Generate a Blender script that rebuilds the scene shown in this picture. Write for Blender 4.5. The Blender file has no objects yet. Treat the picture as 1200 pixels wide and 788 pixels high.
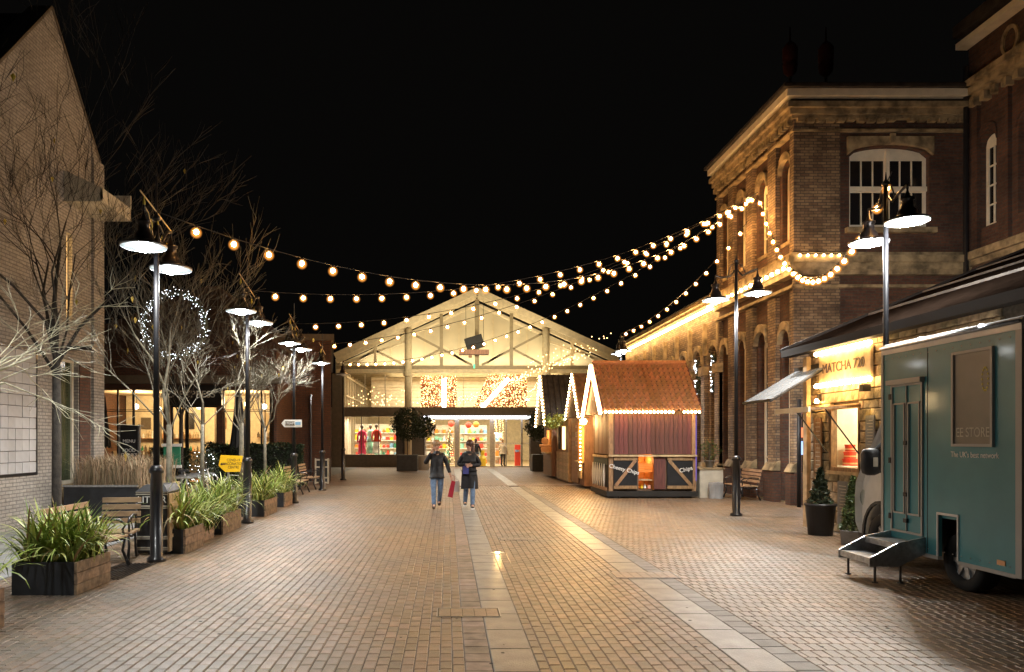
import bpy, bmesh, math, random
from mathutils import Vector, Matrix, Euler
rnd = random.Random(7)
sc = bpy.context.scene
col = sc.collection
PI = math.pi
# ---------------------------------------------------------------- camera, world, exposure
F = 867.0; VX = 525.0; HY = 515.0; CH = 1.7
cd = bpy.data.cameras.new('camera'); cam = bpy.data.objects.new('camera', cd); col.objects.link(cam)
cam.location = (0, 0, CH); cam.rotation_euler = (PI/2, 0, 0)
cd.sensor_width = 36; cd.lens = 26.0
cd.shift_x = (600-VX)/1200; cd.shift_y = (HY-394)/1200
cd.clip_end = 2000; cd.clip_start = 0.05
sc.camera = cam
w = bpy.data.worlds.new('World'); sc.world = w; w.use_nodes = True
bg = w.node_tree.nodes['Background']; bg.inputs[0].default_value = (0.55, 0.5, 0.45, 1); bg.inputs[1].default_value = 0.0028
sc.view_settings.view_transform = 'Standard'; sc.view_settings.look = 'None'
sc.view_settings.exposure = 0.52; sc.view_settings.gamma = 1
sc.cycles.use_denoising = True
sc.cycles.max_bounces = 6; sc.cycles.transparent_max_bounces = 12
sc.cycles.sample_clamp_indirect = 4; sc.cycles.use_light_tree = True

def pt(px, py, Y): return Vector(((px-VX)/F*Y, Y, CH+(HY-py)/F*Y))

def lamp(name, kind, loc, energy, color, size=0.1, rot=None, parent=None, spot=None, sy=None):
    ld = bpy.data.lights.new(name, kind); ld.energy = energy; ld.color = color
    if kind == 'AREA':
        ld.size = size
        if sy: ld.shape = 'RECTANGLE'; ld.size_y = sy
    else: ld.shadow_soft_size = size
    if spot: ld.spot_size = math.radians(spot); ld.spot_blend = 0.6
    o = bpy.data.objects.new(name, ld); col.objects.link(o)
    o.location = Vector(loc) - (wloc(parent) if parent else Vector())
    if rot: o.rotation_euler = rot
    if parent: o.parent = parent
    return o

# ---------------------------------------------------------------- materials
MT = {}
def nodes(m):
    m.use_nodes = True; nt = m.node_tree
    return nt, nt.nodes['Principled BSDF']
def mat(name, c, rough=0.7, metal=0.0, var=0.0, noise=0.0, nscale=6.0, bump=0.0, bscale=60.0, emis=None, es=0.0, c2=None, island=False, coat=0.0, stretch=None, spec=None):
    m = bpy.data.materials.new(name); nt, b = nodes(m); L = nt.links.new
    b.inputs['Base Color'].default_value = (*c, 1); b.inputs['Roughness'].default_value = rough
    b.inputs['Metallic'].default_value = metal
    if spec is not None: b.inputs['Specular IOR Level'].default_value = spec
    if coat: b.inputs['Coat Weight'].default_value = coat; b.inputs['Coat Roughness'].default_value = 0.08
    if emis: b.inputs['Emission Color'].default_value = (*emis, 1); b.inputs['Emission Strength'].default_value = es
    out = None
    if noise or c2 or bump:
        tc = nt.nodes.new('ShaderNodeTexCoord'); src = tc.outputs['Object']
        if stretch:
            mp = nt.nodes.new('ShaderNodeMapping'); mp.inputs['Scale'].default_value = stretch; L(src, mp.inputs['Vector']); src = mp.outputs[0]
    if noise or c2:
        n = nt.nodes.new('ShaderNodeTexNoise'); n.inputs['Scale'].default_value = nscale; n.inputs['Detail'].default_value = 6; L(src, n.inputs['Vector'])
        r = nt.nodes.new('ShaderNodeValToRGB'); L(n.outputs['Fac'], r.inputs[0])
        a = c2 if c2 else tuple(x*(1-noise) for x in c); e = c if c2 else tuple(min(1, x*(1+noise)) for x in c)
        r.color_ramp.elements[0].position = 0.35; r.color_ramp.elements[0].color = (*a, 1)
        r.color_ramp.elements[1].position = 0.65; r.color_ramp.elements[1].color = (*e, 1)
        out = r.outputs[0]
    if var:
        oi = nt.nodes.new('ShaderNodeObjectInfo'); val = oi.outputs['Random']
        if island:
            g = nt.nodes.new('ShaderNodeNewGeometry'); ad = nt.nodes.new('ShaderNodeMath'); ad.operation = 'ADD'
            L(val, ad.inputs[0]); L(g.outputs['Random Per Island'], ad.inputs[1])
            fr = nt.nodes.new('ShaderNodeMath'); fr.operation = 'FRACT'; L(ad.outputs[0], fr.inputs[0]); val = fr.outputs[0]
        mr = nt.nodes.new('ShaderNodeMapRange'); mr.inputs['To Min'].default_value = 1-var; mr.inputs['To Max'].default_value = 1+var; L(val, mr.inputs['Value'])
        hs = nt.nodes.new('ShaderNodeHueSaturation'); L(mr.outputs[0], hs.inputs['Value'])
        mh = nt.nodes.new('ShaderNodeMath'); mh.operation = 'MULTIPLY_ADD'; L(val, mh.inputs[0]); mh.inputs[1].default_value = -0.03*var/0.3; mh.inputs[2].default_value = 0.5+0.015*var/0.3; L(mh.outputs[0], hs.inputs['Hue'])
        if out: L(out, hs.inputs['Color'])
        else: hs.inputs['Color'].default_value = (*c, 1)
        out = hs.outputs[0]
    if out: L(out, b.inputs['Base Color'])
    if bump:
        n2 = nt.nodes.new('ShaderNodeTexNoise'); n2.inputs['Scale'].default_value = bscale; n2.inputs['Detail'].default_value = 4; L(src, n2.inputs['Vector'])
        bp = nt.nodes.new('ShaderNodeBump'); bp.inputs['Strength'].default_value = bump; bp.inputs['Distance'].default_value = 0.02
        L(n2.outputs['Fac'], bp.inputs['Height']); L(bp.outputs[0], b.inputs['Normal'])
    MT[name] = m; return m
def brickmat(name, c1, c2, mortar, bw=0.225, rh=0.075, ms=0.012, dirt=0.35, flat=False, rough=0.85, horiz=False):
    m = bpy.data.materials.new(name); nt, b = nodes(m); L = nt.links.new
    tc = nt.nodes.new('ShaderNodeTexCoord'); s = nt.nodes.new('ShaderNodeSeparateXYZ'); L(tc.outputs['Object'], s.inputs[0])
    cb = nt.nodes.new('ShaderNodeCombineXYZ')
    if horiz: L(s.outputs[1], cb.inputs[0]); L(s.outputs[0], cb.inputs[1])
    else:
        ad = nt.nodes.new('ShaderNodeMath'); ad.operation = 'ADD'; L(s.outputs[0], ad.inputs[0]); L(s.outputs[1], ad.inputs[1])
        L(ad.outputs[0], cb.inputs[0]); L(s.outputs[2], cb.inputs[1])
    bt = nt.nodes.new('ShaderNodeTexBrick'); L(cb.outputs[0], bt.inputs['Vector'])
    bt.inputs['Scale'].default_value = 1; bt.inputs['Brick Width'].default_value = bw; bt.inputs['Row Height'].default_value = rh
    bt.inputs['Mortar Size'].default_value = ms; bt.inputs['Mortar Smooth'].default_value = 0.2; bt.inputs['Bias'].default_value = 0
    bt.inputs['Color1'].default_value = (*c1, 1); bt.inputs['Color2'].default_value = (*c2, 1); bt.inputs['Mortar'].default_value = (*mortar, 1)
    n = nt.nodes.new('ShaderNodeTexNoise'); n.inputs['Scale'].default_value = 0.9; n.inputs['Detail'].default_value = 7; n.inputs['Roughness'].default_value = 0.65; L(tc.outputs['Object'], n.inputs['Vector'])
    mr = nt.nodes.new('ShaderNodeMapRange'); mr.inputs['From Min'].default_value = 0.3; mr.inputs['From Max'].default_value = 0.62
    mr.inputs['To Min'].default_value = 1-dirt; mr.inputs['To Max'].default_value = 1+dirt*0.5; L(n.outputs['Fac'], mr.inputs['Value'])
    n3 = nt.nodes.new('ShaderNodeTexNoise'); n3.inputs['Scale'].default_value = 14; L(tc.outputs['Object'], n3.inputs['Vector'])
    mr3 = nt.nodes.new('ShaderNodeMapRange'); mr3.inputs['To Min'].default_value = 0.6; mr3.inputs['To Max'].default_value = 1.4; L(n3.outputs['Fac'], mr3.inputs['Value'])
    mm = nt.nodes.new('ShaderNodeMath'); mm.operation = 'MULTIPLY'; L(mr.outputs[0], mm.inputs[0]); L(mr3.outputs[0], mm.inputs[1])
    hs = nt.nodes.new('ShaderNodeHueSaturation'); L(bt.outputs['Color'], hs.inputs['Color']); L(mm.outputs[0], hs.inputs['Value'])
    L(hs.outputs[0], b.inputs['Base Color']); b.inputs['Roughness'].default_value = rough
    bp = nt.nodes.new('ShaderNodeBump'); bp.inputs['Strength'].default_value = 0.6; bp.inputs['Distance'].default_value = 0.008; bp.invert = True
    L(bt.outputs['Fac'], bp.inputs['Height']); L(bp.outputs[0], b.inputs['Normal'])
    MT[name] = m; return m
def glassmat(name, tint=(1, 1, 1), rough=0.02, amt=1.0):
    m = bpy.data.materials.new(name); m.use_nodes = True; nt = m.node_tree; nt.nodes.clear(); L = nt.links.new
    o = nt.nodes.new('ShaderNodeOutputMaterial'); mx = nt.nodes.new('ShaderNodeMixShader'); t = nt.nodes.new('ShaderNodeBsdfTransparent'); g = nt.nodes.new('ShaderNodeBsdfGlossy')
    lw = nt.nodes.new('ShaderNodeLayerWeight'); lw.inputs['Blend'].default_value = 0.5; pw = nt.nodes.new('ShaderNodeMath'); pw.operation = 'POWER'; pw.inputs[1].default_value = 5; L(lw.outputs['Facing'], pw.inputs[0]); fr = nt.nodes.new('ShaderNodeMath'); fr.operation = 'MULTIPLY_ADD'; L(pw.outputs[0], fr.inputs[0]); fr.inputs[1].default_value = 0.9; fr.inputs[2].default_value = 0.045
    t.inputs[0].default_value = (*tint, 1); g.inputs['Roughness'].default_value = rough
    ml = nt.nodes.new('ShaderNodeMath'); ml.operation = 'MULTIPLY'; ml.inputs[1].default_value = amt; L(fr.outputs[0], ml.inputs[0])
    L(ml.outputs[0], mx.inputs[0]); L(t.outputs[0], mx.inputs[1]); L(g.outputs[0], mx.inputs[2]); L(mx.outputs[0], o.inputs[0]); MT[name] = m; return m
def emat(name, c, s):
    m = mat(name, (0.0, 0.0, 0.0), 0.5, emis=c, es=s); return m

mat('block', (0.215, 0.143, 0.085), 0.45, var=0.26, island=True, noise=0.25, nscale=9, bump=0.35, bscale=90, spec=0.6)
def stain(m, c2, sc_, lo, hi, seed=0.0):     # broad worn / greyed patches that run across many blocks
    nt = m.node_tree; L = nt.links.new; b = nt.nodes['Principled BSDF']; src = b.inputs['Base Color'].links[0].from_socket
    g = nt.nodes.new('ShaderNodeNewGeometry'); n = nt.nodes.new('ShaderNodeTexNoise'); n.inputs['Scale'].default_value = sc_; n.inputs['Detail'].default_value = 8; n.inputs['Roughness'].default_value = 0.6
    L(g.outputs['Position'], n.inputs['Vector']); mr = nt.nodes.new('ShaderNodeMapRange'); mr.inputs['From Min'].default_value = lo; mr.inputs['From Max'].default_value = hi; mr.inputs['To Max'].default_value = 0.75; L(n.outputs['Fac'], mr.inputs['Value'])
    mx = nt.nodes.new('ShaderNodeMix'); mx.data_type = 'RGBA'; L(mr.outputs[0], mx.inputs['Factor']); L(src, mx.inputs['A']); mx.inputs['B'].default_value = (*c2, 1); L(mx.outputs['Result'], b.inputs['Base Color'])
    rr_ = nt.nodes.new('ShaderNodeMapRange'); rr_.inputs['To Min'].default_value = 0.24; rr_.inputs['To Max'].default_value = 0.46; n2 = nt.nodes.new('ShaderNodeTexNoise'); n2.inputs['Scale'].default_value = 3.0; L(g.outputs['Position'], n2.inputs['Vector']); L(n2.outputs['Fac'], rr_.inputs['Value']); L(rr_.outputs[0], b.inputs['Roughness'])
stain(MT['block'], (0.115, 0.112, 0.105), 0.45, 0.40, 0.66)
stain(MT['block'], (0.10, 0.07, 0.05), 1.9, 0.56, 0.74)
mat('block_border', (0.22, 0.165, 0.125), 0.5, var=0.25, island=True, noise=0.3, nscale=7, bump=0.3, bscale=80)
mat('slab', (0.19, 0.187, 0.17), 0.52, var=0.14, noise=0.22, nscale=5, bump=0.25, bscale=70)
stain(MT['slab'], (0.16, 0.15, 0.13), 1.1, 0.45, 0.7)
mat('slab_dark', (0.17, 0.165, 0.15), 0.52, var=0.18, island=True, noise=0.2, nscale=5, bump=0.25, bscale=70)
mat('mortar', (0.078, 0.062, 0.046), 0.9, noise=0.3, nscale=20)
mat('concrete', (0.27, 0.27, 0.27), 0.75, noise=0.25, nscale=2.0, bump=0.3, bscale=40)
brickmat('far_paving', (0.30, 0.205, 0.15), (0.22, 0.15, 0.11), (0.07, 0.055, 0.045), 0.2, 0.1, 0.006, 0.25, rough=0.5, horiz=True)
brickmat('brick_pale', (0.36, 0.33, 0.29), (0.29, 0.265, 0.235), (0.18, 0.165, 0.15), 0.225, 0.068, 0.010, 0.25)
brickmat('brick_red', (0.12, 0.05, 0.028), (0.065, 0.03, 0.02), (0.07, 0.052, 0.04), dirt=0.55)
brickmat('brick_buff', (0.29, 0.205, 0.12), (0.14, 0.088, 0.055), (0.07, 0.055, 0.045), 0.225, 0.075, 0.009, dirt=0.65)
brickmat('brick_brown', (0.12, 0.05, 0.028), (0.085, 0.036, 0.022), (0.06, 0.045, 0.035), dirt=0.3)
brickmat('ashlar', (0.36, 0.27, 0.16), (0.27, 0.2, 0.12), (0.1, 0.08, 0.06), 0.5, 0.25, 0.012, dirt=0.4)
mat('stone_block', (0.34, 0.26, 0.155), 0.85, var=0.3, noise=0.35, nscale=9, bump=0.7, bscale=25)
mat('stone', (0.29, 0.22, 0.125), 0.85, noise=0.55, nscale=3.5, bump=0.5, bscale=30)
mat('cream', (0.78, 0.70, 0.55), 0.5, noise=0.08, nscale=4)
mat('cream_dull', (0.50, 0.46, 0.37), 0.6, noise=0.12, nscale=4)
mat('steel_cream', (0.66, 0.56, 0.36), 0.5, noise=0.1)
mat('steel_dark', (0.26, 0.21, 0.12), 0.5, noise=0.1)
mat('gable_skin', (0.60, 0.53, 0.36), 0.55, noise=0.12, nscale=0.6, emis=None)
mat('fascia_brown', (0.13, 0.105, 0.075), 0.5, noise=0.12)
mat('dark_trim', (0.016, 0.012, 0.010), 0.8, spec=0.2)
mat('van_trim', (0.38, 0.37, 0.35), 0.4)
mat('black_metal', (0.012, 0.012, 0.014), 0.32, metal=0.0, noise=0.2, coat=0.3)
mat('grey_pole', (0.010, 0.010, 0.012), 0.5, spec=0.3, metal=0.0, noise=0.15)
mat('shade_inner', (0.6, 0.63, 0.65), 0.4)
mat('bronze', (0.02, 0.015, 0.014), 0.35, metal=0.5, noise=0.25)
mat('galv', (0.42, 0.43, 0.44), 0.35, metal=0.8, noise=0.2, nscale=20)
mat('rubber', (0.015, 0.015, 0.015), 0.8)
mat('dark_room', (0.02, 0.018, 0.016), 0.9)
mat('roof_dark', (0.035, 0.028, 0.024), 0.8, noise=0.4, nscale=5, bump=0.5, bscale=18)
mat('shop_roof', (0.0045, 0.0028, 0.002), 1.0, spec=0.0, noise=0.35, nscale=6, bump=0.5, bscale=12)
mat('roof_brown', (0.085, 0.045, 0.03), 0.85, noise=0.35, nscale=6, bump=0.5, bscale=12)
mat('pantile', (0.42, 0.19, 0.075), 0.42, var=0.16, noise=0.15, nscale=14, bump=0.2)
mat('plank_red', (0.115, 0.034, 0.027), 0.65, var=0.22, noise=0.3, nscale=4, stretch=(8, 8, 0.8), bump=0.3, bscale=12)
mat('plank_brown', (0.16, 0.085, 0.05), 0.7, var=0.22, noise=0.3, nscale=4, stretch=(8, 8, 0.8), bump=0.3, bscale=12)
mat('timber', (0.28, 0.16, 0.075), 0.6, var=0.15, noise=0.3, nscale=5, stretch=(5, 5, 1.5), bump=0.2, bscale=20)
mat('timber_pale', (0.5, 0.36, 0.2), 0.6, var=0.15, noise=0.25, nscale=6, bump=0.2, bscale=20)
mat('bench_wood', (0.40, 0.27, 0.16), 0.5, var=0.2, noise=0.25, nscale=10, stretch=(1, 0.3, 1))
mat('planter_side', (0.24, 0.165, 0.105), 0.7, var=0.2, noise=0.4, nscale=12, bump=0.3, bscale=30)
mat('planter_dark', (0.02, 0.022, 0.026), 0.5, noise=0.3)
mat('soil', (0.03, 0.02, 0.015), 0.95, noise=0.4, bump=0.8)
mat('blade', (0.19, 0.27, 0.045), 0.45, var=0.45, island=True, spec=0.4)
mat('blade_pale', (0.42, 0.46, 0.13), 0.45, var=0.25, island=True)
mat('dry_grass', (0.34, 0.25, 0.15), 0.7, var=0.4, island=True)
mat('leaf_dark', (0.028, 0.045, 0.02), 0.5, var=0.5, island=True)
mat('leaf_mid', (0.08, 0.12, 0.035), 0.5, var=0.5, island=True)
mat('leaf_yellow', (0.6, 0.45, 0.06), 0.5, var=0.2)
mat('garland', (0.22, 0.28, 0.06), 0.5, var=0.5, island=True)
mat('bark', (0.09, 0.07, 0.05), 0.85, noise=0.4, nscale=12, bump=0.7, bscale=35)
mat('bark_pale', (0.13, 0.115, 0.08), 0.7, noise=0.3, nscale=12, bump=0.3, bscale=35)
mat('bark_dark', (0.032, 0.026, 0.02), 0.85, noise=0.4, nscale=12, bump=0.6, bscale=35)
mat('teal', (0.07, 0.265, 0.305), 0.36, c2=(0.055, 0.215, 0.245), nscale=1.6, coat=0.25)
mat('van_white', (0.66, 0.66, 0.64), 0.3, noise=0.06, coat=0.4)
mat('screen_grey', (0.20, 0.175, 0.14), 0.35, noise=0.05)
mat('text_grey', (0.55, 0.51, 0.42), 0.5)
mat('text_white', (0.85, 0.85, 0.82), 0.5)
mat('text_dark', (0.06, 0.03, 0.015), 0.5)
mat('logo_yellow', (0.45, 0.37, 0.04), 0.5)
mat('sign_yellow', (0.85, 0.50, 0.01), 0.5, emis=None)
mat('skin', (0.5, 0.29, 0.2), 0.5, noise=0.05)
mat('hair_blond', (0.28, 0.17, 0.08), 0.5, noise=0.3, nscale=30, stretch=(6, 6, 1))
mat('hair_dark', (0.06, 0.022, 0.013), 0.5, noise=0.3, nscale=30, stretch=(6, 6, 1))
mat('coat_black', (0.004, 0.0045, 0.007), 0.6, noise=0.25, nscale=14, bump=0.5, bscale=14)
mat('coat_navy', (0.004, 0.0045, 0.007), 0.7, noise=0.25, nscale=14, bump=0.5, bscale=10)
mat('denim', (0.13, 0.20, 0.32), 0.8, noise=0.25, nscale=12, bump=0.4, bscale=40)
mat('boot', (0.06, 0.035, 0.025), 0.6)
mat('shoe_black', (0.01, 0.01, 0.01), 0.4)
mat('white_rubber', (0.8, 0.8, 0.78), 0.5)
mat('bag_red', (0.33, 0.015, 0.035), 0.4)
mat('bag_blue', (0.05, 0.055, 0.22), 0.5)
mat('paper_white', (0.7, 0.7, 0.68), 0.6)
mat('beige_cloth', (0.5, 0.4, 0.26), 0.8)
mat('pink', (0.75, 0.03, 0.13), 0.6); mat('mint', (0.25, 0.6, 0.42), 0.6); mat('red', (0.75, 0.06, 0.03), 0.6)
mat('orange', (0.8, 0.25, 0.03), 0.6); mat('white', (0.8, 0.78, 0.72), 0.6); mat('salmon', (0.7, 0.3, 0.2), 0.6)
mat('yellow', (0.8, 0.55, 0.03), 0.5); mat('bluish', (0.2, 0.4, 0.6), 0.5); mat('green', (0.03, 0.22, 0.12), 0.5)
mat('ginger', (0.75, 0.4, 0.2), 0.6)
mat('plastic_black', (0.02, 0.02, 0.022), 0.45)
mat('tile_grey', (0.42, 0.42, 0.43), 0.45, var=0.1, noise=0.06, nscale=3)
mat('canvas_black', (0.012, 0.012, 0.013), 0.9, noise=0.2)
mat('canopy_sheet', (0.06, 0.065, 0.068), 0.6, spec=0.1, noise=0.25, nscale=3); MT['canopy_sheet'].node_tree.nodes['Principled BSDF'].inputs['Alpha'].default_value = 0.7
mat('dim_red', (0.035, 0.01, 0.01), 0.9, spec=0.1); mat('gum', (0.05, 0.045, 0.04), 0.8); mat('fleck', (0.5, 0.48, 0.42), 0.7); mat('blade_brown', (0.25, 0.16, 0.06), 0.6, var=0.3, island=True)
mat('bark_lit', (0.50, 0.47, 0.33), 0.7, noise=0.3, nscale=12, bump=0.3, bscale=35)  # paler bark copy, lamplight on the left edge branches put into its colour
mat('red_backing', (0.16, 0.05, 0.02), 0.8, noise=0.5, nscale=9)
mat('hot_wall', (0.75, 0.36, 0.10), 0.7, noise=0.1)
mat('room_cream', (0.7, 0.62, 0.45), 0.7, noise=0.1)
glassmat('glass'); glassmat('glass_tint', (0.75, 0.78, 0.76)); glassmat('canopy_glass', (0.5, 0.52, 0.52), 0.3, 3.0)
mat('dark_glass', (0.01, 0.011, 0.013), 0.08)
mat('green_glass', (0.04, 0.05, 0.025), 0.12)
emat('e_bulb', (1, 0.50, 0.15), 230); emat('e_led', (1, 0.62, 0.25), 38); emat('e_white', (0.93, 0.97, 1.0), 70); mat('reflector', (0.16, 0.18, 0.18), 0.4, emis=(.8,.95,.95), es=0.2); emat('e_ledstar', (0.85, 0.92, 1.0), 8)
emat('e_fairy', (1, 0.62, 0.24), 5.5); emat('e_fairy_red', (1.0, 0.3, 0.06), 1.8); emat('e_tube', (1, 0.86, 0.6), 14); emat('e_hot', (1, 0.6, 0.22), 4)
emat('e_screen_r', (1, 0.2, 0.08), 1.5); emat('e_screen_b', (0.3, 0.45, 1.0), 1.6); emat('e_pink', (1.0, 0.85, 0.85), 3.0); emat('e_purple', (0.35, 0.22, 0.9), 0.3)
emat('e_green', (0.1, 0.9, 0.4), 1.2); emat('e_amber', (1, 0.6, 0.15), 40); emat('e_shop', (1, 0.9, 0.72), 3.5); emat('e_cool', (0.9, 0.93, 1.0), 6)

def halomat():      # glow shell around each festoon bulb, halo painted as emission fading to its rim
    m = bpy.data.materials.new('bulb_halo'); m.use_nodes = True; nt = m.node_tree; nt.nodes.clear(); L = nt.links.new
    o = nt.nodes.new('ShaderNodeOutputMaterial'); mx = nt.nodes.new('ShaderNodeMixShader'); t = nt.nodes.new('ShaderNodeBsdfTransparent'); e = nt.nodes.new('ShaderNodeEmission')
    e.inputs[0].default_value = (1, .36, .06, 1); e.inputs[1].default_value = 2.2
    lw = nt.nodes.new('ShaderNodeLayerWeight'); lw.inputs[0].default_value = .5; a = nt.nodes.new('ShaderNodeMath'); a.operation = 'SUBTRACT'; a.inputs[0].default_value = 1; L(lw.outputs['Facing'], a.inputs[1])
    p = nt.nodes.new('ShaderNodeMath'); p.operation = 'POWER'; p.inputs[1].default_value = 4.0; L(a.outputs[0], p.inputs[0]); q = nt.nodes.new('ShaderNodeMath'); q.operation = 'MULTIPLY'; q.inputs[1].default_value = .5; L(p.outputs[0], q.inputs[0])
    L(q.outputs[0], mx.inputs[0]); L(t.outputs[0], mx.inputs[1]); L(e.outputs[0], mx.inputs[2]); L(mx.outputs[0], o.inputs[0]); MT['bulb_halo'] = m
halomat()
# ---------------------------------------------------------------- mesh builder
def wloc(o):
    v = Vector()
    while o: v += o.location; o = o.parent
    return v
class MB:
    def __init__(s): s.v = []; s.f = []; s.mi = []; s.cur = 0; s.mats = []
    def use(s, m):
        if m not in s.mats: s.mats.append(m)
        s.cur = s.mats.index(m); return s
    def add(s, vs, fs):
        n = len(s.v); s.v += [tuple(p) for p in vs]
        for f in fs: s.f.append(tuple(i+n for i in f)); s.mi.append(s.cur)
        return s
    def box(s, x0, x1, y0, y1, z0, z1):
        if x0 > x1: x0, x1 = x1, x0
        if y0 > y1: y0, y1 = y1, y0
        if z0 > z1: z0, z1 = z1, z0
        return s.add([(x0,y0,z0),(x1,y0,z0),(x1,y1,z0),(x0,y1,z0),(x0,y0,z1),(x1,y0,z1),(x1,y1,z1),(x0,y1,z1)],
                     [(0,3,2,1),(4,5,6,7),(0,1,5,4),(1,2,6,5),(2,3,7,6),(3,0,4,7)])
    def beam(s, a, b, wd, ht, up=(0,0,1)):
        a = Vector(a); b = Vector(b); d = (b-a).normalized(); u = Vector(up)
        if abs(d.dot(u)) > 0.98: u = Vector((0,1,0))
        r = d.cross(u).normalized(); u = r.cross(d).normalized(); r = r*wd/2; u = u*ht/2
        return s.add([a-r-u, a+r-u, a+r+u, a-r+u, b-r-u, b+r-u, b+r+u, b-r+u], [(0,1,2,3),(7,6,5,4),(0,4,5,1),(1,5,6,2),(2,6,7,3),(3,7,4,0)])
    def tube(s, pts, rads, n=8, cap=True):
        pts = [Vector(p) for p in pts]
        if not isinstance(rads, (list, tuple)): rads = [rads]*len(pts)
        vs = []; k = len(pts); ref = None
        for i, p in enumerate(pts):
            d = (pts[min(i+1,k-1)]-pts[max(i-1,0)]).normalized()
            if ref is None: ref = Vector((0,0,1)) if abs(d.z) < 0.9 else Vector((1,0,0))
            r = d.cross(ref)
            if r.length < 1e-4: r = d.cross(Vector((0.3,1,0.2)))
            r.normalize(); u = r.cross(d).normalized(); ref = u
            for j in range(n):
                a = 2*PI*j/n; vs.append(p + (r*math.cos(a)+u*math.sin(a))*rads[i])
        fs = [(i*n+j, i*n+(j+1)%n, (i+1)*n+(j+1)%n, (i+1)*n+j) for i in range(k-1) for j in range(n)]
        if cap: fs += [tuple(range(n-1,-1,-1)), tuple((k-1)*n+j for j in range(n))]
        return s.add(vs, fs)
    def lathe(s, prof, c=(0,0,0), n=16, cap=True, sx=1, sy=1):
        vs = [(c[0]+r*math.cos(2*PI*j/n)*sx, c[1]+r*math.sin(2*PI*j/n)*sy, c[2]+z) for r, z in prof for j in range(n)]
        k = len(prof)
        fs = [(i*n+j, i*n+(j+1)%n, (i+1)*n+(j+1)%n, (i+1)*n+j) for i in range(k-1) for j in range(n)]
        if cap: fs += [tuple(range(n-1,-1,-1)), tuple((k-1)*n+j for j in range(n))]
        return s.add(vs, fs)
    def ball(s, c, r, nu=8, nv=6, sx=1, sy=1, sz=1):
        return s.lathe([(max(1e-4, r*math.sin(PI*i/nv)), -r*math.cos(PI*i/nv)*sz) for i in range(nv+1)], c, nu, False, sx, sy)
    def prism(s, poly, off):
        n = len(poly); off = Vector(off); a = [Vector(p) for p in poly]
        return s.add(a+[p+off for p in a], [tuple(range(n-1,-1,-1)), tuple(range(n,2*n))]+[(i,(i+1)%n,n+(i+1)%n,n+i) for i in range(n)])
    def brk(s):
        if not hasattr(s,'marks'): s.marks=[]
        if not s.marks or s.marks[-1] != (len(s.v),len(s.f)): s.marks.append((len(s.v),len(s.f)))
        return s
    def build(s, name, m=None, parent=None, smooth=False, fix=True):
        if getattr(s,'marks',None):
            mk=[(0,0)]+s.marks+[(len(s.v),len(s.f))]; out=None
            for (a,b),(c,d) in zip(mk,mk[1:]):
                if d<=b: continue
                q=MB(); q.v=s.v[a:c]; q.f=[tuple(i-a for i in f) for f in s.f[b:d]]; q.mi=s.mi[b:d]; q.mats=s.mats; out=q.build(name,m,parent,smooth,fix)
            return out
        me = bpy.data.meshes.new(name); off = wloc(parent) if parent else Vector()
        me.from_pydata([(v[0]-off.x, v[1]-off.y, v[2]-off.z) for v in s.v], [], s.f)
        ms = s.mats if s.mats else [m]
        for q in ms: me.materials.append(MT[q])
        if s.mats and len(s.mats) > 1: me.polygons.foreach_set('material_index', s.mi)
        if smooth: me.polygons.foreach_set('use_smooth', [True]*len(me.polygons))
        if fix and len(s.f) < 20000:
            bm = bmesh.new(); bm.from_mesh(me); bmesh.ops.recalc_face_normals(bm, faces=bm.faces); bm.to_mesh(me); bm.free()
        o = bpy.data.objects.new(name, me); col.objects.link(o)
        if parent: o.parent = parent
        return o
def tag(o, label=None, cat=None, group=None, kind=None):
    if label: o['label'] = label
    if cat: o['category'] = cat
    if group: o['group'] = group
    if kind: o['kind'] = kind
    return o
def T(name, label, cat, loc=(0,0,0), group=None):
    o = bpy.data.objects.new(name, None); o.empty_display_size = 0.2; col.objects.link(o); o.location = loc
    return tag(o, label, cat, group)
def inst(src, parent, loc, rot=None, name=None):
    o = bpy.data.objects.new(name or src.name.split('.')[0], src.data); col.objects.link(o); o.parent = parent
    o.location = Vector(loc) - wloc(parent) if parent else Vector(loc)
    if rot: o.rotation_euler = rot
    return o
KIDS = {}
def dup(o, parent=None):
    c = o.copy(); col.objects.link(c)
    if parent: c.parent = parent
    for ch in [x for x in list(bpy.data.objects) if x.parent == o]: dup(ch, c)
    return c
class Fc:                       # a wall face: u runs along it, v up, d outwards
    def __init__(s, ax, c, sg=-1): s.ax = ax; s.c = c; s.s = sg
    def p(s, u, v, d=0): return (s.c+s.s*d, u, v) if s.ax == 'x' else (u, s.c+s.s*d, v)
    def box(s, mb, u0, u1, v0, v1, d0, d1):
        a = s.p(u0, v0, d0); b = s.p(u1, v1, d1); return mb.box(a[0], b[0], a[1], b[1], a[2], b[2])
    def cols(s, mb, us, lo, hi, d0, d1):
        for i in range(len(us)-1):
            P = [s.p(us[i], lo[i], d0), s.p(us[i+1], lo[i+1], d0), s.p(us[i+1], hi[i+1], d0), s.p(us[i], hi[i], d0)]
            a = Vector(s.p(0,0,d1))-Vector(s.p(0,0,d0)); mb.prism(P, a)
    def wall(s, mb, u0, u1, v0, v1, ops, d0, d1):
        us = sorted({u0, u1, *[max(u0,min(u1,o[0])) for o in ops], *[max(u0,min(u1,o[1])) for o in ops]})
        for i in range(len(us)-1):
            a, b = us[i], us[i+1]
            if b-a < 1e-5: continue
            m = (a+b)/2; cuts = sorted([(o[2], o[3]) for o in ops if o[0] < m < o[1]]); v = v0
            for c, e in cuts:
                if c > v+1e-5: s.box(mb, a, b, v, c, d0, d1)
                v = max(v, e)
            if v < v1-1e-5: s.box(mb, a, b, v, v1, d0, d1)
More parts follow.
